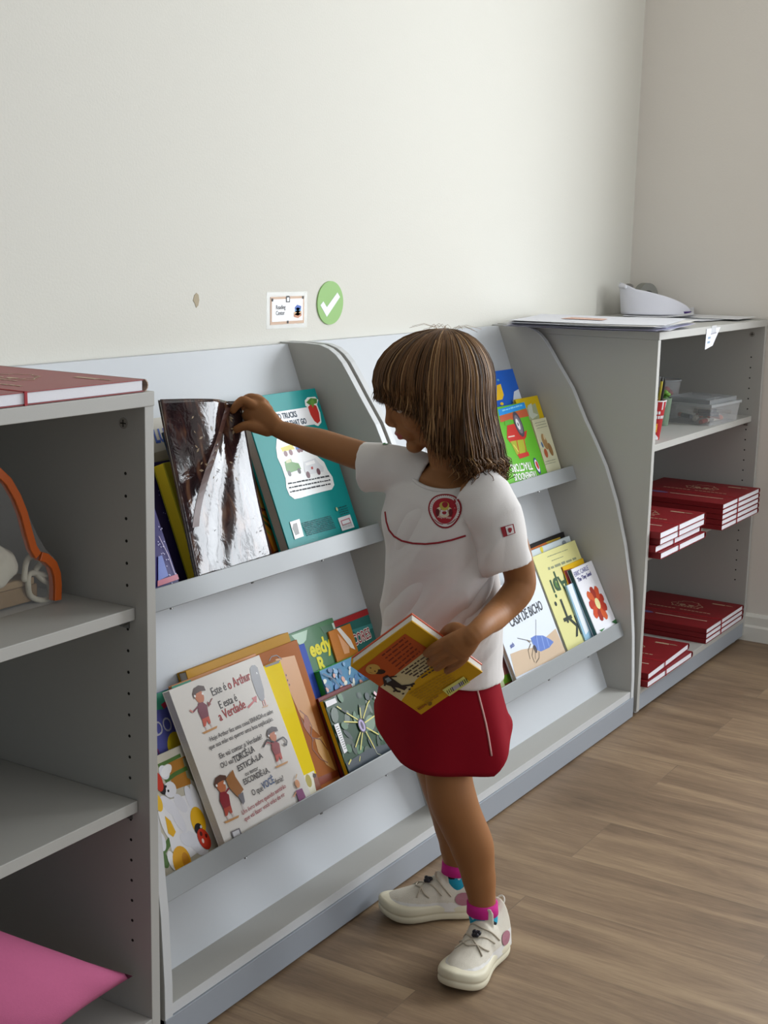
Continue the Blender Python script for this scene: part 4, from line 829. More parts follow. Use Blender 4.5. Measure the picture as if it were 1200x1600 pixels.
# ---- socks and shoes
pink = mat('#c81f86', .8, bump=.2, bscale=700); 
def sock_mat():
    m = bpy.data.materials.new('patterned_sock'); m.use_nodes = True; N = m.node_tree.nodes; L = m.node_tree.links; bs = N['Principled BSDF']
    tc = N.new('ShaderNodeTexCoord'); vo = N.new('ShaderNodeTexVoronoi'); vo.inputs['Scale'].default_value = 55; L.new(tc.outputs['Object'], vo.inputs[0])
    cr = N.new('ShaderNodeValToRGB'); e = cr.color_ramp.elements; cr.color_ramp.interpolation = 'CONSTANT'; e[0].color = lin('#cfe6ea'); e[1].position = .2; e[1].color = lin('#1697b6'); L.new(vo.outputs['Distance'], cr.inputs[0])
    n = N.new('ShaderNodeTexNoise'); n.inputs['Scale'].default_value = 24; L.new(tc.outputs['Object'], n.inputs[0])
    c2 = N.new('ShaderNodeValToRGB'); c2.color_ramp.interpolation = 'CONSTANT'; c2.color_ramp.elements[1].position = .56; L.new(n.outputs[0], c2.inputs[0])
    mx = N.new('ShaderNodeMix'); mx.data_type = 'RGBA'; mx.inputs['B'].default_value = lin('#14161f'); L.new(c2.outputs[0], mx.inputs['Factor']); L.new(cr.outputs[0], mx.inputs['A']); L.new(mx.outputs['Result'], bs.inputs['Base Color']); bs.inputs['Roughness'].default_value = .85; return m
sockm = sock_mat(); cream = mat('#d6cfc0', .75, name='cream_knit', bump=.35, bscale=900); solem = mat('#ddd6bd', .5, name='sole_rubber'); gum = mat('#dedbd6', .5, name='white_overlay'); lacem = mat('#b9ae9c', .7); tog = mat('#1d1a22', .35)
def shoe(heel, direc, ank, nm):
    X = V(direc).normalized(); Z_ = UP; Y_ = Z_.cross(X); M = Matrix((X, Y_, Z_)).transposed().to_4x4(); M.translation = V(heel); M = M @ Matrix.Diagonal((1.07, 1.12, 1.08, 1))
    t = MB(); Lh = .182
    def hw(x):      # half width along the sole
        u = x/Lh
        k = [(0, .0), (.02, .014), (.08, .026), (.25, .0295), (.42, .0275), (.6, .034), (.78, .0365), (.9, .029), (.97, .017), (1, .0)]
        for (a, p), (c, q) in zip(k, k[1:]):
            if u <= c: f = (u-a)/(c-a); f = f*f*(3-2*f) if 0 < k.index((a, p)) < 7 else sqrt(max(f, 0)) if a < .02 else f; return p+(q-p)*f
        return 0
    ol = [(0, .0), (.0, .008), (.003, .016), (.012, .0245), (.030, .0290), (.055, .0295), (.080, .0285), (.105, .0320), (.130, .0365), (.150, .0355), (.166, .0290), (.176, .0180), (.182, .0070), (.1825, 0)]
    outl = [(x, y+.0015*sin(x*60)) for x, y in ol]+[(x, -y-.0005) for x, y in ol[-2:0:-1]]
    def ring(sc_, z, lift=0, ins=0):
        r = []
        for x, y in outl:
            cx_ = .091; xx = cx_+(x-cx_)*(1-ins/.091); yy = y*(1-ins/.034)
            zz = z+lift*(max(0, (xx-.135)/.047)**2*.012) + (.0045*exp(-((xx-.068)/.016)**2) if z == 0 else 0)+(.006*max(0, 1-xx/.03) if z == 0 else 0)
            r.append((xx, yy, zz))
        return r
    rings = [ring(1, 0, 1, .004), ring(1, .004, 1, .0), ring(1, .012, .9, -.001), ring(1, .016, .9, .0012), ring(1, .0175, .9, -.0012), ring(1, .028, .9, 0), ring(1, .033, .9, .004)]
    nn = len(outl); vs = [M @ V(p) for r in rings for p in r]; fs = []
    for j in range(len(rings)-1):
        for k in range(nn): fs.append((j*nn+k, j*nn+(k+1) % nn, (j+1)*nn+(k+1) % nn, (j+1)*nn+k))
    fs += [tuple(range(nn-1, -1, -1)), tuple((len(rings)-1)*nn+k for k in range(nn))]
    t.add(vs, fs, solem)
    root = obj('shoe', None or upper(M), child, smooth=True, fix=False); root['label'] = 'cream sneaker'
    so = obj('sole', t, root, smooth=False, bevel=.0015)
    ss = so.modifiers.new('sub', 'SUBSURF'); ss.levels = 1; ss.render_levels = 2; so.data.polygons.foreach_set('use_smooth', [True]*len(so.data.polygons)); so.modifiers.remove(so.modifiers['bevel'])
    ub = bvh(root.data)
    def drop(x, y, off=.0014):
        o_ = M @ V((x, y*2.2, .14)); tgt = M @ V((x, y*.6, .02)); h = ub.ray_cast(o_, (tgt-o_).normalized())
        return (h[0]+(o_-h[0]).normalized()*off) if h[0] else M @ V((x, y, .06))
    for a_ in ([(.100, -.026), (.108, -.016), (.118, -.004), (.112, .008), (.108, .020), (.100, .027)], [(.085, -.025), (.096, -.012), (.112, .010), (.120, .024)], [(.120, -.024), (.110, -.010), (.095, .010), (.078, .026)], [(.066, -.026), (.080, -.010), (.085, .004), (.078, .016), (.062, .028)]):
        b = MB(); b.limb([drop(*p) for p in a_], [.0014]*len(a_), lacem, 8); obj('lace', b, root, smooth=True)
    b = MB(); tp = drop(.098, .002, .005)
    for k in range(5): b.ell(tp+V((cos(k*1.256), sin(k*1.256), .4*sin(k*2)))*.0045, .0042, .0042, .0042, tog, None, 10)
    b.ell(tp, .0045, .0045, .005, tog, None, 10); obj('cord_toggle', b, root, smooth=True)
    b = MB()
    for sg_ in (1,):
        vs = []; fs_ = []; N_ = 14
        vs.append(drop(.040, .030*sg_, .0010))
        for k in range(N_): a = 2*pi*k/N_; vs.append(side_hit(ub, M, .040+.015*cos(a), .040+.011*sin(a), 1, .0012))
        vs[0] = side_hit(ub, M, .040, .040, 1, .0014); fs_ = [(0, 1+k, 1+(k+1) % N_) for k in range(N_)]
        b.add(vs, fs_, mat('#a8707e', .6))
    obj('pink_heel_patch', b, root, fix=False)
    b = MB(); b.tube([M @ V((.004-.010*sin(a), .007*cos(a), .078+.008*sin(a))) for a in [pi*k/8 for k in range(9)]], .0016, mat('#d8d4cc', .6), 8); obj('pull_tab', b, root, smooth=True)
    return M
def side_hit(ub, M, x, z, sg_, off):
    o_ = M @ V((x, sg_*.12, z)); d = -(M.to_3x3() @ V((0, sg_, 0))); h = ub.ray_cast(o_, d); return (h[0]-d*off) if h[0] else M @ V((x, sg_*.03, z))
def upper(M):
    b = MB()
    secs = [(.003, .012, .060), (.007, .022, .084), (.016, .0285, .094), (.032, .0300, .082), (.052, .0300, .073), (.066, .0295, .076), (.078, .0285, .078), (.086, .0275, .070), (.098, .0300, .062), (.115, .0325, .054), (.135, .0340, .048), (.152, .0315, .044), (.165, .0250, .040), (.174, .0150, .035), (.179, .005, .031)]
    n_ = 24; vs = []; fs = []
    for x, w_, h_ in secs:
        for k in range(n_):
            a = 2*pi*k/n_; y = w_*(abs(cos(a))**.8)*(1 if cos(a) > 0 else -1); z = .018+(h_-.018)*max(0, sin(a))**.75 if sin(a) > 0 else .018-.004*abs(sin(a))
            zz = (z-.018)/(h_-.018+1e-6); y *= (1-.22*zz**1.5) if zz > 0 else 1
            vs.append(M @ V((x, y, z)))
    for i in range(len(secs)-1):
        for k in range(n_): fs.append((i*n_+k, i*n_+(k+1) % n_, (i+1)*n_+(k+1) % n_, (i+1)*n_+k))
    fs += [tuple(range(n_-1, -1, -1)), tuple((len(secs)-1)*n_+k for k in range(n_))]
    b.add(vs, fs, cream)
    # tongue loop
    b.loft([(M @ V((.066, 0, .066)), M.to_3x3() @ V((0, .018, 0)), M.to_3x3() @ V((.007, 0, .002))), (M @ V((.066, 0, .090)), M.to_3x3() @ V((0, .016, 0)), M.to_3x3() @ V((.005, 0, .002))), (M @ V((.070, 0, .098)), M.to_3x3() @ V((0, .013, 0)), M.to_3x3() @ V((.003, 0, .001)))], cream, 16)
    # toe overlay
    me = voxel(b, .0018, 3); me.materials.clear(); me.materials.append(cream); me.materials.append(gum)
    MI = M.inverted()
    for p in me.polygons:
        c = MI @ p.center
        if c.z < .034+.006*max(0, (c.x-.10)/.08)+ (.014 if c.x < .03 else 0)-.0*c.x: p.material_index = 1
    return me
ML = shoe((.600, -.713, FLOOR), (-.996, -.06, 0), None, 'L')
MR = shoe((.694, -.629, FLOOR), (-.647, .751, 0), None, 'R')
for M, (a0, a1, a2, a3) in ((ML, ((757, 1462), (756, 1440), (754, 1424), (753.5, 1409))), (MR, ((714, 1392), (713, 1376), (713, 1360), (713.5, 1345)))):
    dp = -.067 if M is ML else .093
    b = MB(); A0, A1, A2, A3 = [at(*p, dp) for p in (a0, a1, a2, a3)]
    b.loft([(A0-UP*.02, RT*.021, AW*.021), (A0, RT*.0225, AW*.0225), (A1, RT*.0245, AW*.0245), (A2, RT*.0258, AW*.0258)], sockm, 28); so = obj('sock', b, child, smooth=True)
    b = MB(); b.loft([(A2-UP*.003, RT*.0262, AW*.0262), (A2-UP*.002, RT*.0278, AW*.0278), (A2*.5+A3*.5, RT*.0272, AW*.0272), (A3, RT*.0270, AW*.0270), (A3+UP*.0005, RT*.0245, AW*.0245)], pink, 28); obj('sock_cuff', b, so, smooth=True)
# ---- hair
hd_, hm_, hl_ = mat('#40290f', .52, name='hair_dark', spec=.3), mat('#654526', .52, name='hair_brown', spec=.3), mat('#a07c52', .5, name='hair_light', spec=.4)
crown = HC+(-hf0)*.018+UP*.088
hY = UP.cross(hf0)
def hair_path(phi, r_out=0, kk=0, seed=0, trunc=1.0):
    """strand from the crown, over the skull, then hanging; phi 0 = face, +90 = towards the viewer"""
    rn = random.Random(seed)
    dirv = hf0*cos(phi)+hY*(-1)*0+(-AW)*sin(phi) if False else (hf0*cos(phi)+(hY if hY.dot(AW) < 0 else -hY)*sin(phi))
    c_ = cos(phi)
    # skull radii in plan, including hair
    ra = (.094 if c_ > 0 else .098); rb = .083
    rad = 1/sqrt((c_/ra)**2+(sin(phi)/rb)**2)
    cen = HC+hf0*.000+UP*.004
    pts = []
    H = .088
    for i in range(9):
        a = (i/8)*pi/2*1.0
        off = crown-(cen+UP*H); off.z = 0
        p = cen+off*(1-sin(a))+dirv*(rad*sin(a)+r_out)+UP*(H*cos(a)+r_out*.5)
        pts.append(p)
    pd = abs(((phi+pi) % (2*pi))-pi)       # 0 front .. pi back
    # hanging length by direction
    ks = [(0, .026), (.5, .032), (.85, .040), (1.15, .050), (1.35, .090), (1.6, .114), (2.0, .122), (2.6, .132), (pi, .136)]
    for (x0_, y0_), (x1_, y1_) in zip(ks, ks[1:]):
        if pd <= x1_+1e-6: L = y0_+(y1_-y0_)*(pd-x0_)/(x1_-x0_); break
    L *= trunc*(1+.0)
    k = 9
    for i in range(1, k+1):
        f = i/k; inn = -.012*sin(pi*f*.5)*(1 if pd > 1.2 else .6); fl = 0
        if pd > 2.0: fl = .022*f*f-.014*max(0, f-.8)*5*.4; inn = .0
        elif pd > 1.2: inn *= .4
        p = cen+dirv*(rad+r_out+inn+fl)-UP*(L*f)
        pts.append(p)
    return pts
cap = MB(); n = 96; vs = []; fs = []; K = 18
rows = []
for lay, ro in ((0, .0), (1, -.010)):
    for k in range(n):
        ph = 2*pi*k/n; pth = hair_path(ph, ro+.0009*sin(k*2.3)+.0006*sin(k*5.1), trunc=.93+.05*sin(k*1.7)); vs += pth
KK = 18; NN = n*KK
for k in range(n):
    for j in range(KK-1):
        a, b_, c_, d_ = k*KK+j, ((k+1) % n)*KK+j, ((k+1) % n)*KK+j+1, k*KK+j+1; fs += [(a, b_, c_, d_), (a+NN, d_+NN, c_+NN, b_+NN)]
    a, b_ = k*KK+KK-1, ((k+1) % n)*KK+KK-1; fs.append((a, b_, b_+NN, a+NN))
cap.add(vs, fs, hm_); 
rr = random.Random(21)
NS = 3400
for i in range(NS):
    ph = rr.random()*2*pi; pth = hair_path(ph+rr.gauss(0, .02), .001+.005*rr.random(), trunc=.86+.26*rr.random()**2)
    s0 = rr.choice((0, 1, 2, 3)); sway = V((rr.gauss(0, 1), rr.gauss(0, 1), 0))*.0045; pd = abs(((ph+pi) % (2*pi))-pi)
    q = []
    for j, p in enumerate(pth):
        f = max(0, (j-6)/11); q.append(p+sway*f*f+V((noise.noise(V((i*.7, j*.25, 1))), noise.noise(V((i*.7, j*.25, 9))), 0))*.0035*(j/17))
    if pd > 1.9 and rr.random() < .55:       # loose curls at the nape
        L_ = q[-1]; tt = rr.random()*6.28; out = (L_-HC); out.z = 0; out.normalize()
        for w_ in range(1, 6): q.append(L_+V((0, 0, -.005*w_))+out*.012*sin(w_*.9+tt*.1)*(.6+.4*rr.random())+AW*.004*cos(w_+tt))
    m = rr.choices((hd_, hm_, hl_), (.38, .54, .08) if pd < 1.25 or s0 < 2 else (.28, .42, .30))[0]; r0 = .0005+.0006*rr.random()
    q = q[s0:]; N_ = len(q); cap.tube(q, [r0*(1 if a < N_-4 else (N_-a)/4.5) for a in range(N_)], m, 4)
for i in range(14):       # flyaway wisps on top
    a = rr.random()*6.28; p = crown+V((cos(a), sin(a), 0))*.03*rr.random(); dx = V((rr.gauss(0, .02), rr.gauss(0, .02), 0))
    cap.tube([p, p+dx*.4+UP*.010, p+dx+UP*.014, p+dx*1.8+UP*.008], .0003, hl_, 3)
hair = obj('hair', cap, child, smooth=True, fix=False); hair['label'] = 'straight brown bob with lighter streaks'
# ---------------------------------------------------------------- the book in the child's left hand
t, c = book('yellow and orange board book held in the child\'s left hand, back cover outward', BA-BU*BW/2+BV*BH/2, BU, -BV, BW, BH, .020, '#c99a1c', spine='L', back_col='#cf5a34', board=.0035, rough=.45, inset=.0015)
c.poly('#b8501f', [(556, 1050), (633, 990), (673, 1016), (596, 1076)]); c.poly('#cbbd92', [(594, 1073), (690, 998), (708, 1009), (650, 1062), (627, 1095)])
for i in range(6): c.scribble('#7a2c18', 598+i*5.2, 1025+i*4.2, 634+i*4.6, 997+i*4.2, .0042, 90+i)
for i in range(6): c.scribble('#4a3c34', 628+i*6.2, 1052+i*1.5, 672+i*4, 1021+i*3.5, .0040, 100+i)
c.ell('#c9a050', 583, 1045, .0115, .0115); c.ell('#2e1c16', 593, 1049, .0055, .0095, .8); c.ell('#c9a050', 581, 1046, .0095, .0100); c.ell('#3a2418', 579, 1043, .0012, .0016); c.ell('#3a2418', 586, 1048, .0012, .0016); c.line('#8a5a30', [(577, 1049), (582, 1051)], .001)
c.poly('#2c2224', [(598, 1058), (605, 1054), (617, 1062), (628, 1070), (637, 1073), (632, 1078), (622, 1074), (612, 1072), (600, 1068)]); c.poly('#7f8a90', [(601, 1060), (607, 1057), (612, 1062), (605, 1066)])
c.line('#2c2224', [(612, 1070), (620, 1079), (626, 1080)], .004); c.line('#2c2224', [(626, 1071), (640, 1070), (648, 1067)], .0035); c.line('#2c2224', [(603, 1062), (601, 1071)], .003); c.line('#2c2224', [(610, 1057), (620, 1056)], .0025)
for q in ((640, 1076), (630, 1083), (616, 1079), (644, 1071)): c.ell('#2c2224', *q, .0022, .0016)
for i in range(7): c.scribble('#a87c14', 640+i*4, 1090+i*2.0-6, 700+i*3, 1052+i*3-4, .0030, 120+i)
c.poly('#d8d878', [(691, 1077), (724, 1056), (737, 1066), (703, 1087)]); c.poly('#b8b4c0', [(704, 1074), (722, 1063), (726, 1067), (708, 1079)])
for i in range(12): c.line('#2c3a24', [(698+i*2.7, 1077.5-i*1.75), (701+i*2.7, 1083.5-i*1.75)], .0013) if i not in (4, 5, 6) else None
c.text('Editora', '#8a4a14', 655, 1108, .0070, .9, 0, .0002); c.ell('#7a5a18', 672, 1098, .005, .003, .5); c.scribble('#9c6a18', 655, 1106, 686, 1086, .0035, 140); c.finish(t)
# ---------------------------------------------------------------- red binders
binder_red = mat('#7e0d16', .55, name='red_card', noise_amt=.05, nscale=300); binder_lc = mat('#8c1a1c', .42, name='red_card_glossy', spec=.7); tanin = mat('#b39a86', .7); pw = mat('#e6e6ec', .8, noise_amt=.05, nscale=900, name='white_paper_edges'); gold = mat('#b7a083', .5); elastic = mat('#a00d1c', .6)
def binder(label, group, th=.0165, W=.338, Dp=.31, red=binder_red, ex=.38):
    """origin: front left bottom corner; width along x, depth along +y; spine on the right, flap on the left"""
    t = thing('ring_binder', label, 'binder', (0, 0, 0), group)
    b = MB(); c_ = .0012; b.box((0, 0, 0), (W, Dp, c_), red); b.box((0, 0, th-c_), (W, Dp, th), red); b.box((0, .001, c_), (c_*1.3, Dp-.001, th-c_), red)
    pr = [(W-.002, 0, c_*.0), (W+.002, 0, .0), (W+.006, 0, th*.25), (W+.007, 0, th*.5), (W+.006, 0, th*.75), (W+.002, 0, th), (W-.002, 0, th), (W-.002, 0, th-c_), (W+.001, 0, th-c_), (W+.0045, 0, th*.72), (W+.0055, 0, th*.5), (W+.0045, 0, th*.28), (W+.001, 0, c_), (W-.002, 0, c_)]
    b.prism(pr, (0, 0, 0), (0, Dp, 0), tanin if red is binder_lc else red); obj('cover', b, t)
    b = MB(); b.box((c_*2, .0015, c_*1.3), (W-.004, Dp-.002, th-c_*1.3), pw); obj('pages', b, t)
    b = MB(); x = W*ex; e = .0011; b.box((x, -.0012, -.0004), (x+.0045, Dp+.0012, 0), elastic); b.box((x, -.0012, th), (x+.0045, Dp+.0012, th+.0007), elastic); b.box((x, -.0014, -.0004), (x+.0045, -.0002, th+.0007), elastic); obj('elastic_band', b, t)
    # gilt print on the lid, read from the right-hand side
    b = MB(); z = th+.0003
    def pl(pts, m=gold): b.prism([(x, y, z) for x, y in pts], (0, 0, 0), (0, 0, .0003), m)
    def ln(pts, w_=.0022, m=gold):
        for p, q in zip(pts, pts[1:]):
            p, q = V(p), V(q); d = (q-p); nn = V((-d.y, d.x)).normalized()*w_/2; pl([p+nn, p-nn, q-nn, q+nn], m)
    pl([(W*.86, .045), (W*.89, .045), (W*.89, .085), (W*.86, .085)]) ; pl([(W*.87, .020), (W*.876, .020), (W*.876, .042), (W*.87, .042)]); pl([(W*.884, .026), (W*.889, .026), (W*.889, .042), (W*.884, .042)])
    cx_, cy_ = W*.70, Dp*.47
    ring = [(cx_+r_*cos(a), cy_+r_*1.15*sin(a)) for a, r_ in [(k*2*pi/24, .030+.004*cos(3*k*2*pi/8)) for k in range(25)]]
    ln([(p[0]+.010, p[1]) for p in ring], .0016); ln([(cx_-.022, cy_-.040), (cx_-.004, cy_-.052), (cx_+.010, cy_-.040)], .0016); ln([(cx_-.022, cy_+.040), (cx_-.004, cy_+.052), (cx_+.010, cy_+.040)], .0016)
    pl([(cx_-.016, cy_-.020), (cx_-.002, cy_-.022), (cx_-.002, cy_-.006), (cx_-.008, cy_-.004)]); pl([(cx_-.016, cy_+.020), (cx_-.002, cy_+.022), (cx_-.002, cy_+.006), (cx_-.008, cy_+.004)])
    for k in range(9): pl([(cx_-.030, cy_-.045+.010*k), (cx_-.025, cy_-.045+.010*k), (cx_-.025, cy_-.038+.010*k), (cx_-.030, cy_-.038+.010*k)])
    for k in range(16): pl([(W*.50, .05+.0125*k), (W*.514, .05+.0125*k), (W*.514, .0592+.0125*k), (W*.50, .0592+.0125*k)]) if k != 8 else None
    pl([(W*.24, .030), (W*.252, .030), (W*.252, Dp*.62), (W*.24, Dp*.62)], mat('#d8c6ae', .5)); pl([(W*.245+.012*cos(a), Dp*.74+.030*sin(a)) for a in [2*pi*k/20 for k in range(20)]], mat('#6a5a8c', .4))
    obj('gilt_print', b, t)
    return t
def copy_thing(r):
    n_ = r.copy(); C.objects.link(n_)
    for ch_ in [o for o in bpy.data.objects if o.parent is r]:
        c_ = ch_.copy(); C.objects.link(c_); c_.parent = n_
        for g_ in [o for o in bpy.data.objects if o.parent is ch_]:
            d_ = g_.copy(); C.objects.link(d_); d_.parent = c_
    return n_
proto = binder('', 'red ring binders in the corner cabinet')
first = True
ordn = {1: 'top', 2: 'second', 3: 'third', 4: 'fourth', 5: 'fifth'}
rb = random.Random(4)
for where, x0, y0, z0, n_, th in (('right-hand pile of the middle shelf', 2.372, -.492, .4134, 5, .0150), ('left-hand pile of the middle shelf', 1.8935, -.486, .4134, 4, .0180), ('right-hand pile on the bottom board', 2.392, -.462, .0641, 3, .0150), ('left-hand pile on the bottom board', 1.897, -.474, .0641, 2, .0175)):
    for k in range(n_):
        o = proto if first else copy_thing(proto); first = False
        pos = 'bottom' if k == 0 else 'topmost' if k == n_-1 else ordn[n_-k]
        o['label'] = 'red binder, %s of the %s' % (pos if pos in ('bottom', 'topmost') else pos+' from the top', where)
        dx = {('r', 4): -.006}.get((where[0], k), rb.uniform(-.003, .003)); off_ = 0
        if where.startswith('left-hand pile of the m'): dx = (.010, .0, .012, .002)[k]; off_ = (.0, .010, .003, .0)[k]
        if where.startswith('left-hand pile on'): dx = (0, .010)[k]; off_ = (0, .004)[k]
        o.location = (x0+max(dx, -.001)+(.004 if 'left' in where and k == 0 else 0), y0+off_, z0+k*th*1.04); o.scale = (1, 1, th/.0172)
        if where.startswith('left-hand pile on') and k == 1: o.rotation_euler = (0, 0, R(2.0)); o.location.x += .006
t = binder('red binder lying on top of the left-hand grey cabinet', None, th=.0165, red=binder_lc, ex=.386, W=.355, Dp=.315); t.location = (-.372, -.452, 1.0008)
# ---------------------------------------------------------------- things in and on the corner cabinet
clear = mat('#e6e8ea', .15, name='clear_plastic', alpha=.17)
# paper cup with pencils
cx_, cy_, cz_ = 2.045, -.388, .7046
t = thing('paper_cup', 'red and white paper cup full of pencils on the top shelf', 'cup', (cx_, cy_, cz_))
b = MB(); Zc = []
def cupr(z): return .020+.013*z/.105
b.loft([((cx_, cy_, cz_), (.020, 0, 0), (0, .020, 0)), ((cx_, cy_, cz_+.105), (.033, 0, 0), (0, .033, 0)), ((cx_, cy_, cz_+.105), (.031, 0, 0), (0, .031, 0)), ((cx_, cy_, cz_+.01), (.0185, 0, 0), (0, .0185, 0))], mat('#a8151d', .45), 40); b.tube([(cx_+.033*cos(a), cy_+.033*sin(a), cz_+.105) for a in [2*pi*k/32 for k in range(32)]], .0016, mat('#dedede', .4), 8, True); obj('cup_body', b, t, smooth=False)
def cupdec(mb, a0, a1, z0, z1, m, off=.0005, fn=None):
    n_ = 10; vs = []; fs = []
    for j in (0, 1):
        for i in range(n_+1):
            a = a0+(a1-a0)*i/n_; z = (z0, z1)[j] if fn is None else fn(i/n_, j); vs.append((cx_+(cupr(z)+off)*cos(a), cy_+(cupr(z)+off)*sin(a), cz_+z))
    for i in range(n_): fs.append((i, i+1, n_+2+i, n_+1+i))
    mb.add(vs, fs, m)
b = MB(); wt = mat('#d8dade', .45); cupdec(b, 0, 2*pi, .084, .1035, wt, .0006, lambda u, j: .104 if j else .082+.006*sin(u*18)); ca = math.atan2(-1.36, -3.46)
cupdec(b, ca-.2, ca+.9, .0, .03, wt, .0006, lambda u, j: .001 if not j else .03-.024*u); b2 = MB()
for i, (zz, n_) in enumerate(((.070, 4), (.058, 6))):
    for k in range(n_): cupdec(b, ca-.35+k*.28, ca-.15+k*.28, zz, zz+.008, wt, .0007)
cupdec(b, ca+.1, ca+.55, .022, .045, mat('#e8a030', .4), .0008); cupdec(b, ca+.2, ca+.48, .028, .040, mat('#e8d060', .4), .001); obj('printed_pattern', b, t, fix=False)
for i, (dx, dy, cl, tl, h_) in enumerate(((.004, -.012, '#c9b83a', '#2a2622', .17), (-.012, .004, '#d8d070', '#2a2622', .165), (.010, .010, '#1e1c1a', '#3a3a38', .160), (-.004, -.020, '#22201e', '#22201e', .168))):
    t = thing('pencil', ['olive yellow pencil standing in the paper cup', 'pale yellow pencil standing in the paper cup', 'black pencil at the back of the paper cup', 'black pencil at the front of the paper cup'][i], 'pencil', (cx_+dx*.6, cy_+dy*.6, cz_+.008))
    p0 = V((cx_+dx*.6, cy_+dy*.6, cz_+.012)); p1 = V((cx_+dx*1.5, cy_+dy*1.5, cz_+h_)); d_ = (p1-p0).normalized()
    b = MB(); b.tube([p0, p1-d_*.014], .0036, mat(cl, .4), 6); obj('barrel', b, t); b = MB(); b.tube([p1-d_*.014, p1], [.0036, .0004], mat(tl, .6), 6); obj('tip', b, t)
# lidded clear box
t = thing('plastic_box', 'clear lidded plastic box of markers on the top shelf', 'box', (2.44, -.32, .7046))
ang = R(-8); Mb = Matrix.Translation((2.520, -.352, .7046)) @ Matrix.Rotation(R(-5), 4, 'Z')
b = MB(); bw, bd, bh, th = .104, .080, .058, .0018
b.prism([(-bw*.93, -bd*.93, 0), (bw*.93, -bd*.93, 0), (bw*.93, bd*.93, 0), (-bw*.93, bd*.93, 0)], (0, 0, 0), (0, 0, th), clear, Mb)
for a_, c_ in (((-1, -1), (1, -1)), ((1, -1), (1, 1)), ((1, 1), (-1, 1)), ((-1, 1), (-1, -1))):
    q = []
    for z_, k in ((0, .93), (bh, 1.0)):
        for (x_, y_) in (a_, c_): q.append((x_*bw*k, y_*bd*k, z_))
    inn = [(x*(1-th/bw), y*(1-th/bd), z) for x, y, z in q]
    b.add([Mb @ V(p) for p in q+inn], [(0, 1, 3, 2), (4, 6, 7, 5), (0, 4, 5, 1), (2, 3, 7, 6), (0, 2, 6, 4), (1, 5, 7, 3)], clear)
obj('box_body', b, t)
b = MB(); b.box((-bw*1.04, -bd*1.05, bh-.004), (bw*1.04, bd*1.05, bh+.004), mat('#c4c8ca', .25, alpha=.5, name='milky_rim'), Mb); b.box((-bw*.92, -bd*.9, bh+.004), (bw*.92, bd*.9, bh+.016), mat('#b9bdc0', .2, alpha=.42, name='milky_lid'), Mb); b.box((-bw*.85, -bd*.7, bh+.016), (bw*.2, bd*.7, bh+.018), mat('#b9bdc0', .2, alpha=.42, name='milky_lid'), Mb); obj('lid', b, t, bevel=.003)
rm_ = random.Random(9); cols = ['#7a2a24', '#1c2230', '#22283c', '#c9c0b0', '#a04a2c', '#20242c', '#d8cfc0', '#5a5030', '#8a8278', '#b86a48']; nmz = ['dark red', 'black', 'navy', 'off-white', 'rust', 'charcoal', 'ivory', 'olive', 'grey', 'orange']
for k in range(10):
    x_, y_ = -.066+.0150*k+rm_.uniform(-.004, .004), rm_.uniform(-.035, .03) if k % 2 else -.045; a = rm_.uniform(-.5, .5)+(pi/2 if k % 3 else .2)
    t = thing('marker_pen', nmz[k]+' marker pen lying inside the clear plastic box', 'pen', Mb @ V((x_, y_, .01)))
    L_ = .028; d_ = V((cos(a), sin(a), 0)); p = V((max(-.10, min(.10, x_)), y_, .010+.009*(k % 3)))
    b = MB(); b.tube([Mb @ (p-d_*L_), Mb @ (p+d_*L_*.5)], .0065, mat(cols[k], .5), 10); obj('barrel', b, t); b = MB(); b.tube([Mb @ (p+d_*L_*.5), Mb @ (p+d_*L_)], .0069, mat(cols[(k+3) % 10], .4), 10); obj('cap', b, t)
# round tub behind
t = thing('plastic_tub', 'round clear tub with red contents behind the lidded box', 'tub', (2.60, -.20, .7046))
b = MB(); tx, ty = 2.60, -.20; b.loft([((tx, ty, .7046), (.044, 0, 0), (0, .044, 0)), ((tx, ty, .812), (.056, 0, 0), (0, .056, 0)), ((tx, ty, .812), (.0545, 0, 0), (0, .0545, 0)), ((tx, ty, .706), (.0425, 0, 0), (0, .0425, 0))], clear, 36); b.tube([(tx+.056*cos(a), ty+.056*sin(a), .812) for a in [2*pi*k/36 for k in range(36)]], .0022, mat('#c4c8ca', .25, alpha=.5, name='milky_rim'), 8, True); obj('tub_body', b, t, smooth=False)
b = MB(); rr = random.Random(2)
for k in range(26): a = rr.random()*6.28; q = .028*sqrt(rr.random()); b.ell((tx+q*cos(a), ty+q*sin(a), .722+.064*rr.random()), .013, .013, .010, mat(['#a8241c', '#8c1c1a', '#b8402c', '#2a2426'][k % 4], .5), None, 10)
o = obj('red_craft_pieces', b, t, smooth=True); o['kind'] = 'stuff'
t = thing('green_cup', 'small green cup between the pencils and the tub', 'cup', (2.345, -.30, .7046))
b = MB(); b.loft([((2.345, -.30, .7046), (.019, 0, 0), (0, .019, 0)), ((2.345, -.30, .785), (.027, 0, 0), (0, .027, 0)), ((2.345, -.30, .785), (.0255, 0, 0), (0, .0255, 0)), ((2.345, -.30, .71), (.018, 0, 0), (0, .018, 0))], mat('#8aa088', .3, alpha=.7), 28); obj('cup_body', b, t)
b = MB(); rr = random.Random(3)
for k in range(14): a = rr.random()*6.28; b.ell((2.345+.013*cos(a), -.30+.013*sin(a), .782+.022*rr.random()), .009, .009, .006, mat(['#4f8a2c', '#3a6a24', '#6fa040'][k % 3], .5), None, 10)
o = obj('green_craft_pieces', b, t, smooth=True); o['kind'] = 'stuff'
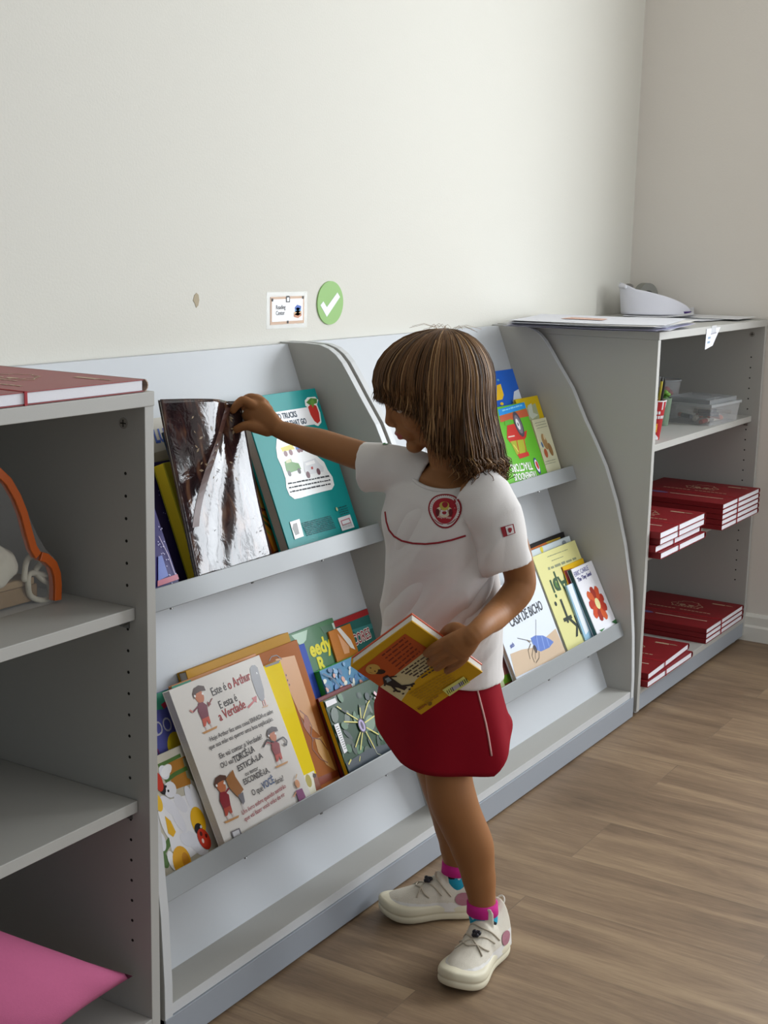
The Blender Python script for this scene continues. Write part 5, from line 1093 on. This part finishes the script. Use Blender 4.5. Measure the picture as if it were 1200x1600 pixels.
b = MB(); b.limb([(2.14, -.30, .7066), (2.17, -.335, .7066), (2.172, -.350, .7066)], [.0018]*3, mat('#d6d8da', .4), 8); tag(obj('white_stick', b, smooth=True), 'short bent white stick lying beside the paper cup', 'stick')
# loose sheets on top
def sheet_of(label, x, y, z, rot, W=.21, Hh=.297, curl=.0, group=None, m='#d9dae2', up=.0, pts=None):
    b = MB(); M = Matrix.Translation((x, y, z)) @ Matrix.Rotation(rot, 4, 'Z'); n1, n2 = 10, 10; vs = []
    for lay in (0, .0004):
        for j in range(n2+1):
            for i in range(n1+1):
                u, v = i/n1-.5, j/n2-.5; zz = curl*(max(0, u)**2+max(0, -v)**2)*1.5+up*max(0, -u-.2)**2*2; vs.append(M @ V((u*W, v*Hh, zz+lay)))
    NN = (n1+1)*(n2+1); fs = []
    for j in range(n2):
        for i in range(n1): a = j*(n1+1)+i; fs += [(a, a+n1+1, a+n1+2, a+1), (a+NN, a+1+NN, a+n1+2+NN, a+n1+1+NN)]
    bd = [i for i in range(n1+1)]+[j*(n1+1)+n1 for j in range(1, n2+1)]+[n2*(n1+1)+i for i in range(n1-1, -1, -1)]+[j*(n1+1) for j in range(n2-1, 0, -1)]
    for a, q in zip(bd, bd[1:]+bd[:1]): fs.append((a, q, q+NN, a+NN))
    b.add(vs, fs, mat(m, .7)); o = obj('sheet_of_paper', b, smooth=False); tag(o, label, 'paper', group); return o
cl = ['#cfcfe0', '#dcdde6', '#c6c4dc', '#e0e0e4', '#d4d6e2', '#dddfe6', '#e2e0dc', '#dedfe6']
for k in range(8): sheet_of('loose white sheet in the pile at the left end of the corner cabinet top', 1.955+.012*sin(k*2.1), -.262+.01*cos(k*1.7), 1.0008+.0022*k, R(7+6*sin(k*1.9)), .33, .40, .010+.004*sin(k*3.1) if k < 7 else .008, 'white sheets piled on the corner cabinet', cl[k], .0)
b = MB(); b.prism([(1.93, -.16, 0), (2.02, -.15, 0), (2.03, -.25, 0), (1.95, -.27, 0)], (0, 0, 1.0182), (0, 0, 1.0185), mat('#d8b0a0', .7)); tag(obj('pink_drawing', b), 'faint pink drawing lying on the pile of white sheets', 'paper')
for k, (x, y, rt, W_, H_, lb) in enumerate(((2.53, -.20, 12, .30, .21, 'grey-edged sheet of paper under the white visor'), (2.60, -.27, -6, .34, .24, 'white sheet of paper sticking out in front of the white visor'), (2.64, -.16, 20, .24, .21, 'pale sheet of paper near the right wall behind the visor'), (2.66, -.33, 3, .20, .20, 'white sheet of paper at the right end of the corner cabinet top'))):
    sheet_of(lb, x, y, 1.0010+.0014*k, R(rt), W_, H_, .03 if k == 2 else .003, None, ['#b4b2b0', '#d4d6dc', '#cfd0d6', '#d8d8da'][k])
# white visor
t = thing('sun_visor', 'white foam sun visor lying on the papers of the corner cabinet', 'hat', (2.60, -.17, 1.006))
def vp(px, py, y): return onplane(px, py, V((0, y, 0)), V((0, 1, 0)))
b = MB(); n_ = 60; vs = []; fs = []
def visor(u, v):
    # u along from the round end (0) to the pointed end (1) and back; v bottom to top
    a = 2*pi*u; ex = cos(a); ey = sin(a); L_ = .115; Wd = .060
    x_ = -L_*ex; hgt = .078*(.5+.5*ex)**.55+.004
    if ex > .75: hgt += .012*(ex-.75)/.25
    y_ = Wd*ey*(1-.30*max(0, -ex)); k = 1+.10*v*(ex > .6)*(ex-.6)/.4
    return V((x_*k, y_*(1-.12*v), hgt*v))
MV = Matrix.Translation((2.64, -.150, 1.0068)) @ Matrix.Rotation(R(-42), 4, 'Z')
for j in range(13):
    for k in range(n_): vs.append(MV @ visor(k/n_, j/12))
for j in range(12):
    for k in range(n_): fs.append((j*n_+k, j*n_+(k+1) % n_, (j+1)*n_+(k+1) % n_, (j+1)*n_+k))
b.add(vs, fs, mat('#dcdce4', .6)); o = obj('brim', b, t, smooth=True); so_ = o.modifiers.new('thick', 'SOLIDIFY'); so_.thickness = .003
b = MB(); vs = [MV @ visor(k/n_, .96)*1 for k in range(n_)]; vs = [MV @ (visor(k/n_, .90)*V((1, 1, 1)).x) for k in range(n_)]; c_ = sum(vs, V())/n_; b.add(vs+[c_], [(k, (k+1) % n_, n_) for k in range(n_)], mat('#d2d2dc', .6)); obj('crown_panel', b, t, smooth=True)
b = MB(); b.loft([(MV @ V((.080, -.004, .003)), MV.to_3x3() @ V((.030, 0, 0)), MV.to_3x3() @ V((0, .030, 0))), (MV @ V((.082, -.004, .010)), MV.to_3x3() @ V((.034, 0, 0)), MV.to_3x3() @ V((0, .032, 0)))], mat('#4a2a78', .6), 24); obj('purple_lining', b, t)
b = MB(); q = MV @ V((-.112, -.03, .078)); b.ell((0, 0, 0), .020, .014, .008, mat('#6a6660', .5), Matrix.Translation(MV @ V((-.092, .010, .0835))), 16); b.limb([MV @ V(p) for p in ((-.118, -.020, .082), (-.123, .0, .084), (-.112, .028, .082))], [.006, .007, .005], mat('#dcdce4', .6), 12); obj('grey_cap_patch', b, t, smooth=True)
t = thing('tape_roll', 'grey roll of tape standing behind the white visor', 'tape', (2.72, -.045, 1.002))
b = MB(); cR = V((2.735, -.075, 1.050)); nR = V((.3, .954, 0)); aR = V((.954, -.3, 0)); secs = [(cR-nR*.012, aR*.049, UP*.048), (cR+nR*.012, aR*.049, UP*.048), (cR+nR*.012, aR*.025, UP*.025), (cR-nR*.012, aR*.025, UP*.025), (cR-nR*.012, aR*.049, UP*.048)]; b.loft(secs, mat('#8b8b84', .6), 36, cap=False); obj('roll', b, t, smooth=False)
# price-tag like label on the edge
t = thing('hanging_tag', 'small white label taped to the front edge of the corner cabinet top', 'label', (2.27, -.461, .97))
b = MB(); f = lambda px, py, e=0: onplane(px, py, V((0, -.4600-e, 0)), V((0, 1, 0))); b.prism([f(1104, 514), f(1125.5, 511), f(1113, 540), f(1101, 546.5)], (0, 0, 0), (0, -.0008, 0), mat('#dfe1e8', .5)); obj('card', b, t)
b = MB()
for (px, py) in ((1108, 528), (1107, 535)): b.add([f(px-1.6, py-1.4, .0010), f(px+2.6, py-2.2, .0010), f(px+2, py+1, .0010), f(px-2, py+2, .0010)], [(0, 1, 2, 3)], mat('#8aa0b8', .6))
b.add([f(1111, 521, .0010), f(1120, 518.6, .0010), f(1119, 520.8, .0010), f(1110.5, 523, .0010)], [(0, 1, 2, 3)], mat('#9a9aa4', .6)); obj('print', b, t, fix=False)
b = MB(); b.prism([f(1112, 509), f(1119, 508), f(1118, 519), f(1111, 520)], (0, -.0009, 0), (0, -.0012, 0), mat('#e9ebee', .2, alpha=.5)); obj('tape', b, t)
# ---------------------------------------------------------------- things in the left cabinet
t = thing('zip_bag', 'clear plastic bag with orange piping on the upper shelf of the left cabinet', 'bag', (-.20, -.28, .6945))
prof = [(-.52, .696), (-.062, .696), (-.060, .735), (-.068, .760), (-.085, .776), (-.100, .800), (-.118, .835), (-.140, .872), (-.165, .900), (-.21, .925), (-.30, .935), (-.52, .935)]
film = mat('#f0f0f0', .08, alpha=.09, name='clear_film', spec=1.0, bump=.8, bscale=22)
b = MB(); b.prism([(x, 0, z) for x, z in prof], (0, -.325, 0), (0, -.16, 0), film); obj('film', b, t)
orm = mat('#c0560c', .35, name='orange_piping', spec=.7)
def ribbon(pts, w_, m, nm, y0, y1):
    b = MB()
    P = pts; vs = []
    for i, (x, z) in enumerate(P):
        tx_, tz_ = P[min(i+1, len(P)-1)][0]-P[max(i-1, 0)][0], P[min(i+1, len(P)-1)][1]-P[max(i-1, 0)][1]; l = sqrt(tx_**2+tz_**2); nx, nz = tz_/l, -tx_/l
        for y in (y0, y1):
            for q in (0, -w_): vs.append((x+nx*q, y, z+nz*q))
    fs = []
    for i in range(len(P)-1):
        a = i*4; e = a+4
        for u_, v_ in ((0, 1), (1, 3), (3, 2), (2, 0)): fs.append((a+u_, a+v_, e+v_, e+u_))
    fs += [(0, 1, 3, 2), (len(P)*4-4, len(P)*4-3, len(P)*4-1, len(P)*4-2)]
    b.add(vs, fs, m); return obj(nm, b, t, bevel=.001)
sm_ = lambda P, k=4: [(P[i][0]+(P[i+1][0]-P[i][0])*j/k, P[i][1]+(P[i+1][1]-P[i][1])*j/k) for i in range(len(P)-1) for j in range(k)]+[P[-1]]
ribbon([(-.060, .698), (-.0585, .720), (-.060, .738), (-.067, .755), (-.082, .769), (-.094, .774)], .013, orm, 'orange_end_piping', -.329, -.316)
ribbon([(-.096, .773), (-.104, .785), (-.112, .810), (-.119, .835), (-.130, .860), (-.146, .885), (-.166, .903), (-.20, .915), (-.30, .922)], .012, orm, 'orange_seam_piping', -.329, -.318)
b = MB(); b.box((-.50, -.30, .6975), (-.078, -.20, .722), mat('#8f7450', .7, noise_amt=.15, nscale=40)); b.box((-.50, -.302, .7225), (-.085, -.20, .733), mat('#a08662', .7)); tag(obj('wooden_board', b, bevel=.002), 'pale wooden board inside the clear bag', 'board')
b = MB(); b.limb([(-.30, -.28, .765), (-.20, -.28, .772), (-.14, -.285, .758), (-.115, -.285, .748)], [.050, .046, .030, .010], mat('#c9c4b4', .9), 20); b.limb([(-.30, -.29, .742), (-.18, -.295, .745), (-.13, -.295, .742)], [.020, .022, .008], mat('#c9c4b4', .9), 16)
me = voxel(b, .003, 3); fold(me, .006, lambda co: noise.noise(co*30)+.5*noise.noise(co*70)); me.materials.clear(); me.materials.append(mat('#c9c4b4', .9)); tag(obj('white_cloth', me, smooth=True, fix=False), 'crumpled white cloth inside the clear bag', 'cloth')
rp = mat('#c8c2ae', .85, bump=.6, bscale=260); b = MB(); yy = -.308
Q = [vp(x, y, yy) for x, y in ((38, 905), (42, 885), (50, 872), (62, 868), (66, 880), (60, 893), (66, 905), (78, 912), (82, 925), (76, 936), (64, 938), (52, 932), (44, 915), (47, 900), (56, 896), (68, 898), (78, 900))]
b.limb([p+V((0, .0028*(i % 3), 0)) for i, p in enumerate(Q)], [.0042]*len(Q), rp, 10); tag(obj('cotton_cord', b, smooth=True), 'looped white cotton cord inside the clear bag', 'cord')
# pink cushion
pk = MB(); n_ = 40; cpt = [V((-.018-.018, -.395, .150)), ]
pinkc = mat('#c4648c', .95, name='pink_cotton', noise_amt=.04, nscale=200, bump=.15, bscale=600)
A_, B_, C_, D_ = V((-.026, -.422, .128)), V((-.35, -.24, .375)), V((-.62, -.24, .28)), V((-.30, -.42, .085))
t = thing('cushion', 'pink cotton cushion on the bottom board of the left cabinet', 'cushion', (-.28, -.3, .064))
vs = []; fs = []; N_ = 36
nrm = (A_-C_).cross(B_-D_).normalized()
if nrm.y > 0: nrm = -nrm
for sg_ in (1, -1):
    for j in range(N_+1):
        for i in range(N_+1):
            u, v = i/N_, j/N_; p = (D_*(1-u)+A_*u)*(1-v)+(C_*(1-u)+B_*u)*v
            e = (1-(2*u-1)**2)*(1-(2*v-1)**2); cen = (A_+B_+C_+D_)/4
            pinch = .10*((1-(2*u-1)**2)*abs(2*v-1)+(1-(2*v-1)**2)*abs(2*u-1))
            p = p+(cen-p)*pinch*.8
            h_ = .072*e**.5*(1+.06*noise.noise(V((u*5, v*5, sg_))))+.004*sin(14*u+6*v)*(e**.3)*(1-e)
            vs.append(p+nrm*sg_*h_)
NN = (N_+1)**2
for lay in (0, 1):
    for j in range(N_):
        for i in range(N_): a = lay*NN+j*(N_+1)+i; fs.append((a, a+1, a+N_+2, a+N_+1))
pk.add(vs, fs, pinkc); me = pk.mesh('cushion_cover'); bmx = bmesh.new(); bmx.from_mesh(me); bmesh.ops.remove_doubles(bmx, verts=bmx.verts, dist=.0004); bmesh.ops.recalc_face_normals(bmx, faces=bmx.faces); bmx.to_mesh(me); bmx.free()
zmin = min(v.co.z for v in me.vertices)
for v in me.vertices: v.co.z = max(v.co.z, .0645+.15*max(0, v.co.z-.0645)) if v.co.z < .0645 else v.co.z
obj('cushion_cover', me, t, smooth=True, fix=False)
